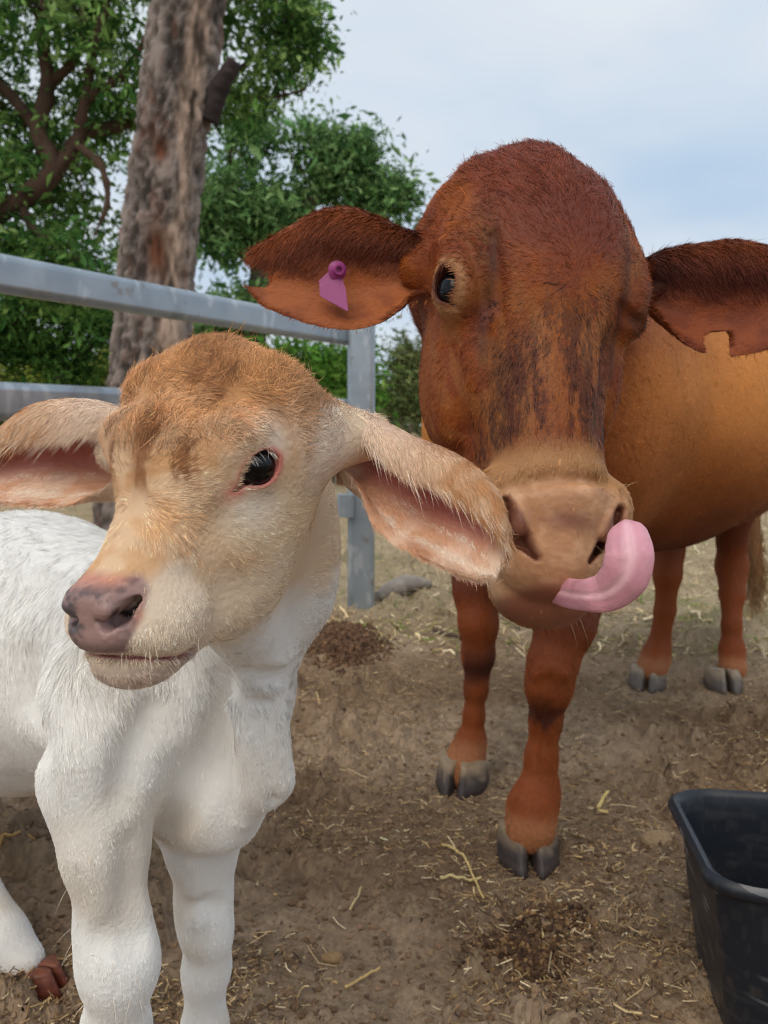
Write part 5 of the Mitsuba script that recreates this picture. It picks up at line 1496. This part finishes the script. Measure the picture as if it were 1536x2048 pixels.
cow_ear('cow__ear', [(872, 478, 0.905), (815, 470, 0.92), (765, 447, 0.93), (705, 426, 0.935), (645, 429, 0.94), (592, 454, 0.94), (545, 480, 0.94), (512, 500, 0.94), (490, 530, 0.94)],
        [(872, 606, 0.885), (838, 600, 0.89), (800, 628, 0.895), (755, 652, 0.90), (702, 662, 0.905), (640, 654, 0.91), (580, 634, 0.92), (528, 612, 0.93), (492, 572, 0.94)],
        ((543, 550, 0.925), (470, 546, 0.925), 0.10, 0.0290), 81, 0.95)
labels['cow__ear'] = {'label': 'ear with a square notch in its tip and a purple tag'}
cow_ear('cow__ear_001', [(1292, 520, 0.935), (1335, 506, 0.945), (1400, 494, 0.95), (1460, 488, 0.955), (1530, 498, 0.96), (1600, 522, 0.965), (1660, 560, 0.97), (1700, 600, 0.97)],
        [(1290, 615, 0.915), (1325, 660, 0.915), (1370, 695, 0.915), (1430, 716, 0.92), (1490, 711, 0.925), (1560, 690, 0.935), (1630, 660, 0.95), (1695, 620, 0.97)],
        ((1432, 664, 0.93), (1434, 730, 0.93), 0.08, 0.0285), 83, 1.0)
labels['cow__ear_001'] = {'label': 'dark ear with a square notch in its lower edge'}

# the tag: button with a hole, and the plate
TD = 0.897
b0 = at(674, 541, TD); ax = unit(CAM - b0 + np.array([0.25, 0, 0.1]))
prof = [(0.0, 0.0), (0.0105, 0.0), (0.0105, 0.002), (0.0065, 0.004), (0.0062, 0.009), (0.0055, 0.0102), (0.0035, 0.0100), (0.0030, 0.006), (0.0, 0.006)]
m = trimesh.creation.revolve(np.array(prof), sections=28)
e1, e2 = frame(ax)
scene['cow__ear__tag_button'] = mikit.ply(trimesh.Trimesh(b0 + np.asarray(m.vertices) @ np.stack([e1, e2, ax]), m.faces, process=False), 'tag_plastic', smooth=35)
from shapely.geometry import Polygon
quad = [(658, 541), (638, 560), (640, 592), (697, 626), (692, 582), (683, 553)]
c0 = at(665, 585, TD); ex, ez = RGT, UPV
poly = Polygon([((at(a, b, TD) - c0) @ ex, (at(a, b, TD) - c0) @ ez) for a, b in quad]).buffer(-0.001).buffer(0.001)
m = trimesh.creation.extrude_polygon(poly, 0.0016, engine='earcut')
A = np.stack([ex, ez, np.cross(ex, ez)]); tiltv = np.asarray(m.vertices).copy(); tiltv[:, 2] += -0.10 * tiltv[:, 1] + 0.10 * tiltv[:, 0]
scene['cow__ear__tag'] = mikit.ply(trimesh.Trimesh(c0 + tiltv @ A, m.faces, process=False), 'tag_plastic', smooth=30)
labels['cow__ear__tag'] = {'label': 'purple pointed plastic ear tag'}

# the tongue curling over the lip to the nostril
path = [(1082, 1166, 0.830, 0.013), (1122, 1182, 0.768, 0.0140), (1165, 1190, 0.708, 0.0140), (1212, 1184, 0.688, 0.0175), (1246, 1155, 0.676, 0.0205), (1258, 1118, 0.674, 0.0205), (1257, 1088, 0.680, 0.0195), (1254, 1062, 0.690, 0.0165), (1250, 1040, 0.702, 0.0090)]
P = spline([at(a, b, d) for a, b, d, w in path], 70); Wd = np.interp(np.linspace(0, 1, 70), np.linspace(0, 1, len(path)), [w for *_, w in path])
Wd[-6:] *= np.sqrt(np.linspace(1, 0.05, 6))
tt = unit(np.gradient(P, axis=0)); k = 72; ang = np.arange(k) * 2 * np.pi / k; rows = []
for i in range(70):
    view = unit(CAM - P[i]); a_ = unit(np.cross(tt[i], view)); n_ = np.cross(a_, tt[i]); n_ = n_ * np.sign(np.dot(n_, view))
    h = Wd[i] * 0.33; x = np.cos(ang); y = np.sin(ang) * (1 - 0.22 * np.exp(-(x / 0.16) ** 2) * (np.sin(ang) > 0) * ss(0.95, 0.8, i / 70))
    y = y - (0.07 * np.exp(-((x - 0.42) / 0.14) ** 2) + 0.05 * np.exp(-((x + 0.50) / 0.09) ** 2)) * (np.sin(ang) > 0) * ss(0.15, 0.4, i / 70)
    y = y + 0.35 * (x * x - 0.4) * ss(0.2, 0.5, i / 70) * -1
    rows.append(P[i] + a_ * (Wd[i] * x)[:, None] + n_ * (h * y)[:, None])
v = np.vstack(rows); i, j = np.meshgrid(np.arange(69), np.arange(k), indexing='ij')
q = np.stack([i * k + j, i * k + (j + 1) % k, (i + 1) * k + (j + 1) % k, (i + 1) * k + j], -1).reshape(-1, 4); f = np.vstack([q[:, [0, 1, 2]], q[:, [0, 2, 3]]])
c = len(v); v = np.vstack([v, P[-1]]); e = np.arange(k); f = np.vstack([f, np.stack([np.full(k, c), 69 * k + e, 69 * k + (e + 1) % k], -1)])
if trimesh.Trimesh(v, f, process=False).volume < 0:
    f = f[:, ::-1]
lx = np.concatenate([np.tile(np.cos(ang), 70), [0]]); no = vfbm(v * 90, 3, seed=91)
c = blend(np.broadcast_to(srgb(202, 142, 154), v.shape).copy(), srgb(196, 132, 146), np.exp(-((lx - 0.45) / 0.2) ** 2) * 0.7 + np.exp(-((lx + 0.35) / 0.2) ** 2) * 0.5)
c = c * (0.82 + 0.36 * vfbm(v * 38, 3, seed=92)[:, None]); c = blend(c, srgb(232, 186, 194), np.exp(-((lx - 0.05) / 0.25) ** 2) * 0.6) * (0.85 + 0.3 * no[:, None])
scene['cow__tongue'] = mesh_entry(v, f, 'tongue_wet', smooth_normals(v, f), np.clip(c, 0, 1))
labels['cow__tongue'] = {'label': 'pink tongue curled up over the nostril'}

HT, HL = srgb(150, 128, 102), srgb(68, 58, 56)
hoof('cow__hoof', on_ground(1067, 1764), (-0.04, -1), 0.112, 0.125, 0.078, HT, HL, 0.005)
hoof('cow__hoof_001', on_ground(902, 1600), (-0.45, -1), 0.112, 0.125, 0.070, HT, HL, 0.005)
hoof('cow__hoof_002', on_ground(1290, 1387), (-0.45, -1), 0.110, 0.120, 0.070, srgb(160, 142, 120), srgb(100, 90, 84), 0.006)
hoof('cow__hoof_003', on_ground(1464, 1392), (-0.05, -1), 0.108, 0.120, 0.070, srgb(160, 142, 120), srgb(100, 90, 84), 0.006)
# tail
P = spline([at_y(1545, 640, 2.72), at_y(1535, 800, 2.74), at_y(1512, 960, 2.70), at_y(1505, 1060, 2.66), at_y(1510, 1130, 2.66), at_y(1508, 1190, 2.66)], 40)
v, f = tube(P, np.interp(np.linspace(0, 1, 40), [0, 0.5, 0.7, 0.85, 1], [0.035, 0.022, 0.028, 0.026, 0.004]), 12)
scene['cow__tail'] = mesh_entry(v, f, 'fur', smooth_normals(v, f), np.clip(srgb(140, 96, 62) * (0.6 + 0.8 * vfbm(v * [60, 60, 8], 3)[:, None]), 0, 1))
g = np.random.default_rng(9); cur, wid, col = [], [], []
for k in range(500):
    s0 = g.uniform(0.5, 0.9); i = int(s0 * 39); a0 = P[i] + g.normal(0, 0.012, 3); L = g.uniform(0.08, 0.20)
    cur.append([a0 + (P[min(39, i + 3)] - P[i]) / np.linalg.norm(P[min(39, i + 3)] - P[i]) * L * s + np.array([g.normal(0, 0.03), g.normal(0, 0.02), 0]) * s * s for s in np.linspace(0, 1, 6)]); wid.append(0.003)
    col.append(blend(np.array(srgb(166, 128, 88)), srgb(90, 66, 46), np.array(g.random() * 0.7)))
scene['cow__tail__switch'] = blade_strip(cur, wid, col, 'fur'); labels['cow__tail__switch'] = {'label': 'pale brush of the tail', 'kind': 'stuff'}
